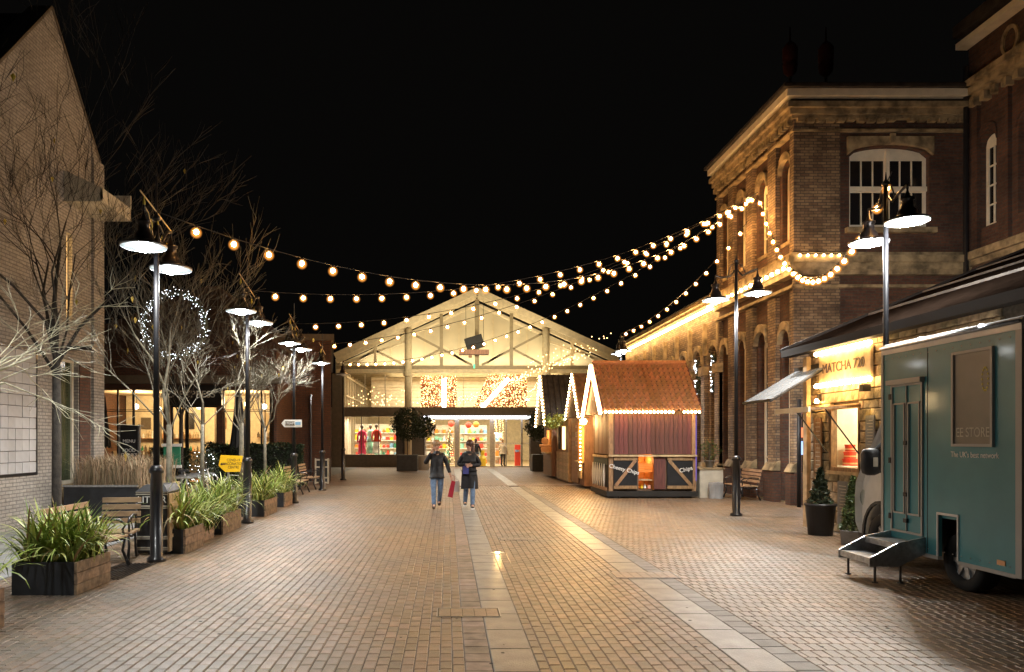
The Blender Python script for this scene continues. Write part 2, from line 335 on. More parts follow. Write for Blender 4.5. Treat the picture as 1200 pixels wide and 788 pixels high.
def archline(u0, u1, vs, rise, n=12):
    us = [u0+(u1-u0)*i/n for i in range(n+1)]
    return us, [vs+rise*math.sqrt(max(0, 1-(2*i/n-1)**2)) for i in range(n+1)]
def text(s, size, name, m, parent, loc, rot, ext=0.003, align='CENTER', sx=1.0):
    c = bpy.data.curves.new('t', 'FONT'); c.body = s; c.size = size; c.extrude = ext; c.align_x = align; c.align_y = 'CENTER'
    to = bpy.data.objects.new('t', c); col.objects.link(to)
    me = bpy.data.meshes.new_from_object(to.evaluated_get(bpy.context.evaluated_depsgraph_get()))
    bpy.data.objects.remove(to); me.materials.clear(); me.materials.append(MT[m])
    o = bpy.data.objects.new(name, me); col.objects.link(o)
    o.location = Vector(loc)-(wloc(parent) if parent else Vector()); o.rotation_euler = rot; o.scale = (sx, 1, 1)
    if parent: o.parent = parent
    return o
RX = (PI/2, 0, 0)            # text facing the camera side (-Y)
RL = (PI/2, 0, -PI/2)        # text on a face that looks to -X

# ================================================================= GROUND
X0, X1, Y0, Y1 = -5.4, 8.9, 4.9, 27.0
mb = MB(); mb.box(-400, 400, -30, 900, -0.6, -0.012)
ground = mb.build('ground', 'mortar'); tag(ground, kind='structure')
pav = MB().box(X0-0.02, X1+0.02, Y0-2.5, Y1, -0.35, -0.008).build('paving', 'mortar'); tag(pav, kind='structure')
MB().box(X0-0.02, 30, Y1+0.005, 70, -0.3, 0.0).build('far_pavement', 'far_paving'); tag(bpy.data.objects['far_pavement'], kind='structure')
MB().box(-30, X0-0.03, -5, 70, -0.3, 0.002).build('side_pavement', 'concrete'); tag(bpy.data.objects['side_pavement'], kind='structure')
MB().box(X0-0.02, 20, -8, Y0-2.505, -0.3, 0.0).build('near_pavement', 'far_paving'); tag(bpy.data.objects['near_pavement'], kind='structure')
MB().box(X1+0.03, 30, Y0-2.5, Y1, -0.3, 0.0).build('side_apron', 'far_paving'); tag(bpy.data.objects['side_apron'], kind='structure')
def blockgeo(mb, x0, x1, y0, y1, j=0.0018):
    dx = rnd.uniform(-.0012,.0012); x0 += dx; x1 += dx
    h = 0.03; e = 0.006; z = [rnd.uniform(-j, j) for _ in range(4)]
    vs = [(x0,y0,-h),(x1,y0,-h),(x1,y1,-h),(x0,y1,-h),(x0,y0,-.006+z[0]),(x1,y0,-.006+z[1]),(x1,y1,-.006+z[2]),(x0,y1,-.006+z[3]),
          (x0+e,y0+e,z[0]),(x1-e,y0+e,z[1]),(x1-e,y1-e,z[2]),(x0+e,y1-e,z[3])]
    mb.add(vs, [(0,1,5,4),(1,2,6,5),(2,3,7,6),(3,0,4,7),(4,5,9,8),(5,6,10,9),(6,7,11,10),(7,4,8,11),(8,9,10,11)])
SL = (0.335, 0.675); BD = (0.13, 0.335); SR = (2.20, 2.56); SD = (2.56, 2.77)
cells = []
def inview(x, y):
    return y > 5.35 and 0 < VX+F*x/y < 1200
g = 0.003
def field(xa, xb, rows):
    bw, bl = 0.096, 0.192
    if not rows:
        x = xb; i = 0
        while x > xa+0.02:
            xl = max(xa, x-bw); y = Y0-2.4-(i % 2)*bl/2
            while y < Y1-bl: cells.append((xl+g, x-g, y+g, y+bl-g)); y += bl
            x -= bw; i += 1
    else:
        y = Y0-2.4; i = 0
        while y < Y1-bl:
            x = xa-(i % 2)*bw/2
            while x < xb-0.01:
                a = max(xa, x); b = min(xb, x+bw)
                if b-a > 0.02: cells.append((a+g, b-g, y+g, y+bl-g))
                x += bw
            y += bl; i += 1
field(X0, BD[0], False); field(SL[1], SR[0], False); field(SD[1], X1, True)
vis = sorted([c for c in cells if inview((c[0]+c[1])/2, c[2])], key=lambda c: c[2]*1.0+abs((c[0]+c[1])/2)*0.12)
near = set(vis[:300])
stuff = MB()
for c in cells:
    if c not in near: blockgeo(stuff, *c)
so = stuff.build('brick_field', 'block', pav, fix=False); so['kind'] = 'stuff'
variants = {}
for c in near:
    k = (round(c[1]-c[0], 3), round(c[3]-c[2], 3), rnd.randrange(4))
    if k not in variants:
        m_ = MB(); blockgeo(m_, -k[0]/2, k[0]/2, -k[1]/2, k[1]/2); o = m_.build('brick', 'block', pav, fix=False); variants[k] = o
        o.location = ((c[0]+c[1])/2, (c[2]+c[3])/2, 0)
    else: inst(variants[k], pav, ((c[0]+c[1])/2, (c[2]+c[3])/2, 0))
bm_ = MB(); y = Y0-2.4
while y < Y1-0.22: blockgeo(bm_, BD[0]+g, BD[1]-g, y+g, y+0.21-g); y += 0.21
o = bm_.build('border_bricks', 'block_border', pav, fix=False); o['kind'] = 'stuff'
bm_ = MB(); y = Y0-2.4
while y < Y1-0.21: blockgeo(bm_, SD[0]+g, SD[1]-g, y+g, y+0.21-g); y += 0.21
o = bm_.build('edging_setts', 'slab_dark', pav, fix=False); o['kind'] = 'stuff'
for (a, b) in (SL, SR):
    m_ = MB(); blockgeo(m_, -(b-a)/2+g, (b-a)/2-g, -0.3+g, 0.3-g, 0.001); proto = m_.build('slab', 'slab', pav, fix=False); y = Y0-2.2
    proto.location = ((a+b)/2, y, 0.001); y += 0.6
    while y < Y1-0.35: inst(proto, pav, ((a+b)/2, y, 0.001+rnd.uniform(-.001, .001))); y += 0.6
    m_ = MB().box(a, b, Y1+0.01, 42, 0.0, 0.004).build('slab_strip', 'slab', None); tag(m_, kind='structure')
gm_=MB(); fk=MB()
for i in range(260):
    yy=rnd.uniform(5,22); xx=rnd.uniform(-4,8.5); r=rnd.uniform(.008,.02); gm_.lathe([(r,.0015),(r*.6,.004)],(xx,yy,0),7)
    if i%4==0: xx=rnd.uniform(-4,8.5); yy=rnd.uniform(5,16); a=rnd.uniform(0,3); fk.prism([(xx,yy,.002),(xx+.03*math.cos(a),yy+.03*math.sin(a),.003),(xx+.012*math.sin(a),yy+.015,.004)],(0,0,.002))
o=gm_.build('gum_spots','gum',pav,fix=False); o['kind']='stuff'; o=fk.build('litter_flecks','fleck',pav,fix=False); o['kind']='stuff'
# inspection covers and the little glowing spot set in the paving
t = T('paving_spot', 'small glowing amber spot set in the brick paving beside the left slab strip', 'ground light', (0.74, 11.05, 0))  # bright amber spot, built as an emissive disc in a rim
MB().lathe([(0.11, -0.01), (0.11, 0.008), (0.075, 0.01)], (0.74, 11.05, 0), 18).build('rim', 'galv', t)
MB().lathe([(0.035, 0.0), (0.035, 0.013), (0.01, 0.016)], (0.74, 11.05, 0), 14).build('lens', 'e_amber', t)  # emissive disc for a bright spot in the paving
lamp('paving_glow', 'POINT', (0.74, 11.05, 0.08), 3, (1, 0.6, 0.2), 0.03, parent=t)
def cover(x, y, w_, d_, label):
    t = T('manhole_cover', label, 'manhole cover', (x, y, 0))
    FZ=MB().box(x-w_/2, x+w_/2, y-d_/2, y-d_/2+.008, 0.0, 0.006).box(x-w_/2, x+w_/2, y+d_/2-.008, y+d_/2, 0.0, 0.006).box(x-w_/2, x-w_/2+.008, y-d_/2+.008, y+d_/2-.008, 0.0, 0.006).box(x+w_/2-.008, x+w_/2, y-d_/2+.008, y+d_/2-.008, 0.0, 0.006).build('frame', 'galv', t); MB().box(x-w_/2+.01, x+w_/2-.01, y-d_/2+.01, y+d_/2-.01, -.01, 0.003).build('tray', 'mortar', t)
    n = max(2, int(w_/0.11))
    for i in range(n):
        MB().box(x-w_/2+.02+i*(w_-.04)/n+.003, x-w_/2+.02+(i+1)*(w_-.04)/n-.003, y-d_/2+.02, y+d_/2-.02, 0.002, 0.0055).build('infill_block', 'block', t)
cover(0.20, 7.25, 0.62, 0.36, 'metal framed recessed cover left of the narrow slab strip near the camera')
cover(1.18, 12.6, 0.62, 0.3, 'small shiny recessed cover between the slab strips beyond the amber spot')
cover(2.45, 9.25, 0.8, 0.42, 'recessed cover crossing the right hand slab strip')
# drain grating by the benches
t = T('drain_grating', 'black slotted drain grating beneath the benches on the left', 'drain grating', (-4.15, 9.6, 0))
for i in range(9):
    MB().box(-4.45+i*0.055, -4.42+i*0.055, 8.95, 10.1, 0.002, 0.012).build('bar', 'black_metal', t)

# ================================================================= LAMPS
LW = (0.97, 0.97, 0.93)
def lamp_head(root, c, lit=True, en=300, kind='SPOT'):
    m = MB(); x, y, z = c     # z = brim level
    m.lathe([(0.295,0.0),(0.30,0.02),(0.20,0.06),(0.135,0.085),(0.125,0.15),(0.085,0.20),(0.075,0.30),(0.095,0.31),(0.095,0.34),(0.045,0.36),(0.03,0.40),(0.015,0.45),(0.012,0.55)], c, 24, False)
    sh = m.build('lamp_shade', 'bronze' if True else '', root, True)
    m = MB().lathe([(0.29,-0.012),(0.296,0.0),(0.296,0.012)], c, 24, False); m.build('brim', 'shade_inner', root, True)
    d = MB().lathe([(0.001,0.05),(0.10,0.045),(0.18,0.018),(0.285,-0.002)], c, 28, False)
    d.build('reflector', 'reflector' if lit else 'shade_inner', root, True)
    o = MB().ball((x,y,z-.005), 0.115, 16, 10, 1, 1, .62).build('lens', 'e_white' if lit else 'shade_inner', root, True)
    if lit: lamp('lamp_light', kind, (x, y, z-0.14), en, LW, 0.1, (0,0,0), root, 160 if kind == 'SPOT' else None)
def street_lamp(label, x, y, hz, dirs, ptop, en=300, lit=True, group=None, ornament=False, kind='SPOT'):
    t = T('street_lamp', label, 'street lamp', (x, y, 0), group)
    m = MB(); m.lathe([(0.13,0),(0.13,0.05),(0.085,0.08),(0.085,0.95),(0.075,1.22),(0.10,1.24),(0.10,1.28),(0.06,1.34)], (x,y,0), 16); m.build('base', 'black_metal', t, True)
    m = MB().tube([(x,y,1.33),(x,y,ptop)], [0.044, 0.034], 14); m.build('pole', 'grey_pole', t, True)
    for i, (dx, dy, dz) in enumerate(dirs):
        c = (x+dx, y+dy, hz+dz); z2 = hz+dz+0.54
        MB().tube([(x,y,ptop-0.14),(x+dx*0.3,y+dy*0.3,ptop-0.3),(x+dx*0.7,y+dy*0.7,z2-0.05),(x+dx,y+dy,z2),(x+dx,y+dy,z2-0.06)], [0.02]*5, 8).build('arm', 'black_metal', t, True)
        MB().tube([(x+dx*.45,y+dy*.45,z2-.1),(x+dx*.25,y+dy*.25,ptop-.05),(x,y,ptop-.02)], [0.012]*3, 6).build('scroll', 'black_metal', t, True)
        lamp_head(t, c, lit, en, kind)
    MB().lathe([(0.05,0),(0.06,0.03),(0.02,0.08),(0.004,0.2)], (x,y,ptop), 10).build('finial', 'black_metal', t, True)
    if ornament:
        MB().tube([(x-.02,y-.5,ptop+.25),(x+.02,y+.5,ptop-.02)], [0.010]*2, 6).build('festive_bar', 'timber_pale', t)
        MB().tube([(x,y,ptop+.1),(x,y,ptop+.62)], [0.012]*2, 6).build('spike', 'black_metal', t)
        for k in range(5):
            q = -0.45+k*0.22; MB().lathe([(0.004,0),(0.02,0.05),(0.014,0.1),(0.004,0.16)], (x+rnd.uniform(-.03,.03), y+q, ptop-.10-rnd.uniform(0,.18)-q*0.3), 6).build('bauble', 'logo_yellow', t)
    return t
G1 = 'street lamps along the left side'
street_lamp('nearest left street lamp, beside the litter bin, with two glowing heads', -4.06, 10.3, 4.22, [(0.02,-0.48,0.04),(0.02,0.48,-0.04)], 4.75, 260, group=G1, ornament=True)
street_lamp('left street lamp standing among the green planters, second from the camera', -4.07, 15.0, 4.17, [(0,-0.45,0.05),(0.1,0.5,-0.03)], 4.7, 270, group=G1, ornament=True)
street_lamp('left street lamp carrying the white arrow sign', -4.1, 19.7, 4.17, [(-0.02,-0.45,0.03),(0.1,0.45,-0.02)], 4.7, 260, group=G1, ornament=True)
street_lamp('slim left street lamp by the slatted litter bin near the hall', -4.18, 24.6, 4.2, [(0.03,-0.35,0.0)], 4.6, 260, group=G1, ornament=True)
street_lamp('unlit dark street lamp in front of the left hall window', -4.35, 30.7, 4.35, [(0.05,-0.4,0.0)], 4.8, 0, lit=False, group=G1)
G2 = 'street lamps along the right side'
street_lamp('right street lamp with two dark bell heads in front of the bench', 6.39, 16.4, 4.84, [(-0.42,0.1,-0.03),(0.43,-0.1,0.08)], 5.62, 540, group=G2)
street_lamp('tall right street lamp rising behind the teal vehicle', 6.72, 11.35, 4.88, [(0.05,0.55,-0.02),(0.02,-0.5,0.02)], 5.6, 430, group=G2, kind='POINT')
street_lamp('right street lamp rising behind the pantiled chip hut', 6.62, 28.3, 5.02, [(0.0,0.4,0.0),(0.0,-0.4,0.02)], 5.6, 360, group=G2)

street_lamp('left street lamp out of frame beside the camera', -4.1, 5.4, 4.22, [(0.02,-0.48,0.04),(0.02,0.48,-0.04)], 4.75, 190, group=G1)
# ================================================================= LEFT BUILDING
XL = -8.1; FL = Fc('x', XL, 1)
t = T('gabled_building', 'pale brick building with steep pointed gable at the left edge', 'building', (XL, 15, 0))
m = MB(); FL.wall(m, 8.0, 16.8, 0, 8.1, [(15.2,16.2,0.2,3.42),(12.0,14.54,1.05,3.4),(15.7,15.95,4.25,6.1)], 0, -0.4)
zf = lambda y: 8.1+(10.5-8.1)*(1-abs(y-15.1)/(2.1 if y > 15.1 else 2.1))
FL.cols(m, [13.0,15.1,16.8], [8.1]*3, [8.1,10.5,zf(16.8)], 0, -0.4)
m.box(XL-9, XL-0.42, 16.6, 16.8, 0, 8.1)
m.build('wall', 'brick_pale', t)
m = MB(); FL.wall(m, 16.8, 17.3, 0, 8.1, [], 0.06, -0.4); m.box(XL-9, XL-0.41, 17.0, 17.3, 0, 8.1); m.build('corner_pier', 'brick_pale', t)
m = MB(); FL.cols(m, [16.8,17.2], [8.1]*2, [zf(16.8), zf(17.2)], 0.02, -0.4); m.build('gable_shoulder', 'brick_pale', t)
m = MB(); m.beam((XL-.2,13.0,8.13),(XL-.2,15.1,10.53),.46,.05); m.beam((XL-.2,15.1,10.53),(XL-.2,17.2,8.13),.46,.05); m.build('coping', 'fascia_brown', t)
m = MB(); m.prism([(XL-.41,13.0,8.1),(XL-.41,15.1,10.4),(XL-.41,17.2,8.1)],(-8,0,0)); m.box(XL-8,XL-.41,8,13,8.0,8.15); m.build('roof','roof_dark',t)
# tile panel
pnl = MB(); FL.box(pnl, 12.0, 14.54, 1.05, 3.4, -0.08, -0.05); pnl = pnl.build('tile_panel', 'mortar', t)
tp = None
nr, nc = 11, 11; dh = 2.35/nr; dw = 2.54/nc
for r in range(nr):
    for c in range(nc):
        yy = 12.0+dw*(c+.5); zz = 1.05+dh*(r+.5)
        if tp is None:
            m = MB().box(-0.025, 0.03, -dw/2+.004, dw/2-.004, -dh/2+.006, dh/2-.006); tp = m.build('tile', 'tile_grey', None); tp.parent = pnl
            tp.location = Vector((XL-0.03, yy, zz))-wloc(pnl)
        else: inst(tp, pnl, (XL-0.03+rnd.uniform(-.004,.004), yy, zz), (0, rnd.uniform(-.02,.02), rnd.uniform(-.02,.02)))
m = MB(); FL.wall(m, 11.96, 14.58, 1.0, 3.44, [(12.0,14.54,1.05,3.4)], 0.012, -0.05); m.build('panel_frame', 'black_metal', t)
# tall window
m = MB(); FL.wall(m, 15.2, 16.2, 0.2, 3.42, [(15.27,16.13,0.82,3.36)], -0.10, -0.18); wo = m.build('window', 'cream', t)
m = MB(); FL.box(m, 15.27, 16.13, 0.82, 3.36, -0.14, -0.15); m.build('pane', 'green_glass', wo)
m = MB(); FL.box(m, 15.25, 16.15, 0.24, 0.74, -0.1, -0.085); m.build('cream_panel', 'timber_pale', t)
m = MB(); FL.box(m, 15.1, 16.35, 0.10, 0.2, 0.04, -0.1); m.build('sill', 'stone', t)
m = MB(); FL.box(m, 16.24, 16.72, 0.0, 3.35, 0.02, 0.0); m.build('dark_pier', 'brick_brown', t)
# eaves box and lit slot
m = MB(); m.box(XL+.003, -7.3, 15.6, 17.05, 6.72, 6.76); m.box(-7.34, -7.3, 15.6, 17.05, 6.76, 6.98); m.box(XL+.003,-7.3,17.01,17.05,6.76,7.3); m.prism([(XL+.003,15.6,6.76),(-7.3,15.6,6.76),(-7.3,15.6,6.98),(XL+.003,15.6,7.35)],(0,.04,0)); m.prism([(XL+.003,15.6,7.35),(-7.3,15.6,6.98),(-7.3,17.05,6.98),(XL+.003,17.05,7.35)],(0,0,.03)); m.build('eaves_box', 'cream_dull', t)
m = MB(); FL.box(m, 15.7, 15.95, 4.25, 6.1, -0.2, -0.22); sw = m.build('slot_window', 'e_hot', t)
m = MB(); FL.wall(m, 15.7, 15.95, 4.25, 6.1, [(15.73,15.92,4.3,6.06)], -0.1, -0.18); m.build('frame', 'cream', sw)
lamp('eaves_lamp', 'SPOT', (-7.55, 15.75, 6.6), 25, (1, 0.65, 0.3), 0.05, (0, math.radians(-35), 0), t, 100)
lamp('wall_lamp', 'SPOT', (-7.6, 15.8, 3.7), 14, (1, 0.6, 0.25), 0.05, (PI, math.radians(18), 0), t, 80)
MB().box(XL, -7.55, 15.7, 15.9, 3.6, 3.68).build('lamp_bracket', 'black_metal', t)

dc = ['salmon','orange','red','white','yellow','mint','bluish','timber','green','beige_cloth']
def goods_(x0,x1,y,z,n,h):
    m = MB()
    for i in range(n):
        m.use(rnd.choice(['white','timber','fascia_brown','ginger','green','beige_cloth','white'])); x = x0+(x1-x0)*(i+rnd.uniform(.3,.7))/n; q = .05*rnd.uniform(.6,1.4); hh = h*rnd.uniform(.5,1)
        m.lathe([(q,0),(q,hh*.6),(q*.4,hh*.75),(q*.4,hh)],(x,y,z),7)
    return m
# ================================================================= CAFE BUILDING
YC = 27.4; FC = Fc('y', YC, -1)
t = T('restaurant', 'dark brick restaurant with lit glass front and low hipped roof on the left', 'restaurant', (-9.6, YC, 0))
m = MB(); FC.wall(m, -14.5, -6.35, 0, 5.0, [(-12.9,-10.55,0.35,3.55),(-10.3,-8.55,0.05,2.95),(-8.35,-6.45,0.35,3.55)], 0, -0.35)
m.box(-14.5,-14.15,YC+.36,YC+10,0,5.0); m.box(-6.7,-6.35,YC+.36,YC+10,0,5.0); m.box(-14.1,-6.75,YC+9.65,YC+9.95,0,5.0)
m.build('wall', 'brick_brown', t)
m = MB(); m.add([(-14.8,YC-.4,5.0),(-6.1,YC-.4,5.0),(-6.1,YC+10.4,5.0),(-14.8,YC+10.4,5.0),(-9.9,YC+2.6,7.9),(-9.3,YC+2.6,7.9),(-9.3,YC+7,7.9),(-9.9,YC+7,7.9)],
   [(0,1,5,4),(1,2,6,5),(2,3,7,6),(3,0,4,7),(4,5,6,7),(3,2,1,0)]); m.build('roof', 'roof_brown', t)
m = MB(); FC.box(m, -14.8, -6.1, 3.75, 4.05, 0.02, 0.25); m.build('fascia', 'fascia_brown', t)
m = MB(); FC.box(m, -10.5, -8.35, 2.95, 3.7, 0.01, 0.12); sg = m.build('sign_board', 'black_metal', t)
text('PIZZAEXPRESS', 0.36, 'lettering', 'text_grey', sg, (-9.75, YC-.125, 3.35), RX, 0.01)
m = MB()
FC.box(m,-14.1,-6.75,0.0,0.02,-0.36,-9.6); m.build('floor','timber',t)
m = MB(); FC.box(m,-14.1,-6.75,3.6,3.65,-0.4,-9.6); m.build('ceiling','room_cream',t)
m = MB(); FC.box(m,-14.1,-6.75,0.02,3.6,-5.0,-5.1); m.build('back_wall','room_cream',t)
def glazing(parent, Fx, u0, u1, v0, v1, nu, nv, fm='black_metal', gm='glass', bar=0.05, d=-0.12):
    m = MB(); ops = []
    for i in range(nu):
        for j in range(nv):
            ops.append((u0+(u1-u0)*i/nu+bar/2, u0+(u1-u0)*(i+1)/nu-bar/2, v0+(v1-v0)*j/nv+bar/2, v0+(v1-v0)*(j+1)/nv-bar/2))
    Fx.wall(m, u0, u1, v0, v1, ops, d, d-0.06); fr = m.build('window', fm, parent)
    for a, b, c, e in ops:
        m = MB(); Fx.box(m, a, b, c, e, d-0.025, d-0.035); m.build('pane', gm, fr)
    return fr
glazing(t, FC, -12.9,-10.55,0.35,2.75,2,1); glazing(t, FC, -12.9,-10.55,2.78,3.55,2,1)
glazing(t, FC, -8.35,-6.45,0.35,2.75,2,1); glazing(t, FC, -8.35,-6.45,2.78,3.55,2,1)
glazing(t, FC, -10.3,-8.55,0.05,2.95,3,1, bar=0.13)
for i, (x, z) in enumerate([(-12.4,3.0),(-11.5,2.9),(-9.9,3.0),(-9.1,2.8),(-8.0,3.1),(-7.3,3.0),(-6.95,2.6)]):
    p = T('pendant_light', ['globe pendant light inside the restaurant, far left pane','globe pendant light behind the menu board','globe pendant left of the restaurant door','globe pendant right of the restaurant door','globe pendant above the right hand restaurant window','brighter globe pendant beside the closed parasol','small globe pendant at the right end of the restaurant'][i], 'pendant light', (x, YC+2, z), 'pendant lights in the restaurant')
    MB().ball((x,YC+2,z),0.11,10,8).build('globe','e_shop',p,True); MB().tube([(x,YC+2,z+.1),(x,YC+2,3.6)],.01,5).build('cord','black_metal',p)
for i,(a,b,z) in enumerate(((-13.5,-10.7,1.2),(-13.5,-10.7,1.75),(-10.4,-8.5,1.3),(-8.3,-6.9,1.2),(-8.3,-6.9,1.8))):
    MB().box(a,b,YC+4.7,YC+4.98,z-.03,z).build('wall_shelf','timber',t); o=goods_(a,b,YC+4.8,z,int((b-a)*7),.34).build('bottles',None,t); o['kind']='stuff'
bc=MB().box(-13.4,-8.6,YC+3.6,YC+4.1,.02,1.05).build('bar_counter','fascia_brown',t); o=goods_(-13.2,-8.8,YC+3.8,1.05,22,.3).build('glasses',None,t); o['kind']='stuff'
for x in (-12.3,-11.7,-7.9,-7.4,-6.95): MB().box(x-.03,x+.03,YC+.14,YC+.2,.35,3.55).build('mullion','black_metal',t)
for x in (-13.0,-11.9,-10.8,-9.6,-7.6): MB().tube([(x,YC+3.2,0.02),(x,YC+3.2,3.6)],.06,8).build('column','fascia_brown',t)
for x in (-12.5,-10.2,-8.0): lamp('ceiling_lamp', 'POINT', (x, YC+2.2, 3.2), 190, (1, 0.68, 0.32), 0.3, parent=t)
# furniture silhouettes inside
for i, x in enumerate((-12.2,-11.2,-7.9,-7.1)):
    p = T('restaurant_table', ['round table inside the far left restaurant window','round table behind the black menu board','round table inside the right restaurant window','round table at the right end of the restaurant'][i], 'table', (x, YC+1.3, 0), 'restaurant tables')
    MB().lathe([(0.36,0.74),(0.36,0.77)],(x,YC+1.3,0),16).build('table_top','white',p); MB().tube([(x,YC+1.3,0.02),(x,YC+1.3,.74)],.03,8).build('leg','black_metal',p)
    for s in (-1, 1):
        MB().box(x+s*.55-.2,x+s*.55+.2,YC+1.1,YC+1.5,.42,.47).box(x+s*.72-.02,x+s*.72+.02,YC+1.1,YC+1.5,.47,1.25).box(x+s*.55-.18,x+s*.55-.15,YC+1.12,YC+1.16,.02,.42).box(x+s*.55+.15,x+s*.55+.18,YC+1.44,YC+1.48,.02,.42).build('chair','fascia_brown',p)
# pictures and shelves on back wall
for i, x in enumerate((-13.2,-12.2,-11.3,-9.9,-9.0,-7.9,-7.2)):
    o = MB().box(x-.22,x+.2,YC+4.94,YC+4.99,2.15,2.65+.1*(i%3)).build('wall_picture',['fascia_brown','beige_cloth','black_metal','timber'][i%4],t)
# parasols
def parasol(x, y, label):
    t = T('closed_parasol', label, 'parasol', (x, y, 0), 'closed black parasols outside the restaurant')
    n = 20; prof = [(0.03,3.3),(0.09,3.1),(0.13,2.6),(0.18,2.0),(0.24,1.5)]; vs = []
    for r, z in prof:
        for j in range(n): a = 2*PI*j/n; q = r*(1+0.25*(j%2)); vs.append((x+q*math.cos(a), y+q*math.sin(a), z-(0.12*(j%2) if z == 1.5 else 0)))
    MB().add(vs,[(i*n+j,i*n+(j+1)%n,(i+1)*n+(j+1)%n,(i+1)*n+j) for i in range(len(prof)-1) for j in range(n)]).build('canopy','canvas_black',t)
    MB().tube([(x,y,0.1),(x,y,3.4)],.025,8).build('pole','black_metal',t); MB().lathe([(0.35,0),(0.35,.07),(.05,.1)],(x,y,0),16).build('base','concrete',t)
parasol(-11.7, 25.0, 'closed black parasol at the corner of the pale brick building')
parasol(-7.05, 24.9, 'closed black parasol in front of the right restaurant window')
# menu board
x, y = -9.0, 20.9
t = T('menu_board', 'tall black freestanding menu board in front of the restaurant', 'menu board', (x, y, 0))
b = MB().box(x-.27,x+.27,y-.03,y+.03,.35,2.1).build('board','plastic_black',t)
MB().box(x-.3,x-.25,y-.04,y+.04,0,2.12).box(x+.25,x+.3,y-.04,y+.04,0,2.12).build('posts','galv',t)
text('MENU\n\nFOOD\nDRINKS', .13, 'lettering', 'text_white', b, (x,y-.034,1.45), RX, .002)
# wreath of lights
t = T('light_wreath', 'round wreath of white lights hanging before the restaurant roof', 'wreath', pt(205,381,26.0))
c = pt(205,381,26.0); R0 = 1.1
ring = MB(); ring.tube([(c.x+R0*math.cos(a),c.y,c.z+R0*math.sin(a)) for a in [2*PI*i/32 for i in range(33)]],.06,6,False).build('ring','leaf_dark',t)
m = MB()
for i in range(300):
    a = rnd.uniform(0,2*PI); r = R0+rnd.gauss(0,.085); m.ball((c.x+r*math.cos(a),c.y-.07+rnd.uniform(-.1,.08),c.z+r*math.sin(a)),.012,4,3)
o = m.build('lights','e_ledstar',t); o['kind'] = 'stuff'
MB().tube([(c.x,c.y,c.z+R0),(c.x,c.y+1.2,c.z+R0+.6)],.01,4).build('hanger','black_metal',t)

# ================================================================= BROWN LINK BUILDING (left of hall)
t = T('brick_annex', 'dark brown brick annex between the restaurant and the glazed hall', 'building', (-5.9, 30, 0))
m = MB(); m.prism([(-7.1,30,0),(-4.75,30,0),(-7.0,44.3,0),(-7.1,44.3,0)],(0,0,5.7)); m.build('wall','brick_brown',t)
m = MB(); m.prism([(-7.3,29.85,5.7),(-4.6,29.85,5.7),(-6.9,44.3,5.7),(-7.3,44.3,5.7)],(0,0,.25)); m.build('parapet','fascia_brown',t)
m = MB(); m.tube([(-5.55,29.93,0),(-5.55,29.93,3.5)],.05,8); m.build('downpipe','black_metal',t)

# ================================================================= HALL
YH = 44.7; FH = Fc('y', YH, -1); AP = (1.75, 10.36); EL = (-6.75, 6.45); ER = (10.25, 6.45)
t = T('market_hall', 'glazed market hall with cream steel truss gable closing the street', 'hall', (1.75, YH, 0))
def raf(x): return AP[1]-(AP[1]-EL[1])*abs(x-AP[0])/8.5
# roof planes and side walls
m = MB(); 
for a, b in ((EL,AP),(AP,ER)):
    m.prism([(a[0],YH-.5,a[1]+.12),(b[0],YH-.5,b[1]+.12),(b[0],YH-.5,b[1]+.3),(a[0],YH-.5,a[1]+.3)],(0,20,0))
m.build('roof','roof_dark',t)
m = MB()
for a, b in ((EL,AP),(AP,ER)):
    m.beam((a[0],YH-.55,a[1]+.2),(b[0],YH-.55,b[1]+.2),.08,.4)
m.build('bargeboard','steel_cream',t)
m = MB(); FH.cols(m,[EL[0],AP[0],ER[0]],[6.1]*3,[6.45,10.3,6.45],-1.6,-1.7); m.build('gable_panel','gable_skin',t)
for i in range(8):
    x = EL[0]+17*(i+.5)/8
    MB().box(x-.02,x+.02,YH+1.55,YH+1.6,6.1,raf(x)-.2).build('gable_joint','steel_cream',t)
m = MB(); FH.box(m,EL[0],ER[0],5.95,6.15,.06,-.12); m.build('tie_beam','steel_dark',t)
m = MB(); FH.box(m,EL[0],ER[0],5.72,5.93,-.05,-.3); m.build('valance','steel_cream',t)
for a, b in ((EL,AP),(AP,ER)):
    m = MB(); m.beam((a[0],YH,a[1]-.05),(b[0],YH,b[1]-.05),.14,.28); m.build('rafter','steel_cream',t)
m = MB(); m.box(AP[0]-.13,AP[0]+.13,YH-.1,YH+.1,6.15,10.1); m.build('king_post','steel_dark',t)
for x in (-.4,3.83): MB().box(x-.1,x+.1,YH-.08,YH+.08,6.15,raf(x)-.1).build('queen_post','steel_dark',t)
for x in (-4.4,7.5): MB().box(x-.08,x+.08,YH-.06,YH+.06,6.15,raf(x)-.1).build('queen_post','steel_cream',t)
for x in (-2.4,5.9):
    MB().tube([(x,YH-.12,0.0),(x,YH-.12,raf(x)-.1)],.22,14).build('column','steel_cream',t,True)
    MB().lathe([(0.3,0),(0.3,.2),(.22,.3)],(x,YH-.12,5.5),14).build('column_cap','steel_cream',t)
def dg(x0,z0,x1,z1,mm='steel_dark',w_=.13): MB().beam((x0,YH+.03,z0),(x1,YH+.03,z1),.1,w_).build('brace',mm,t)
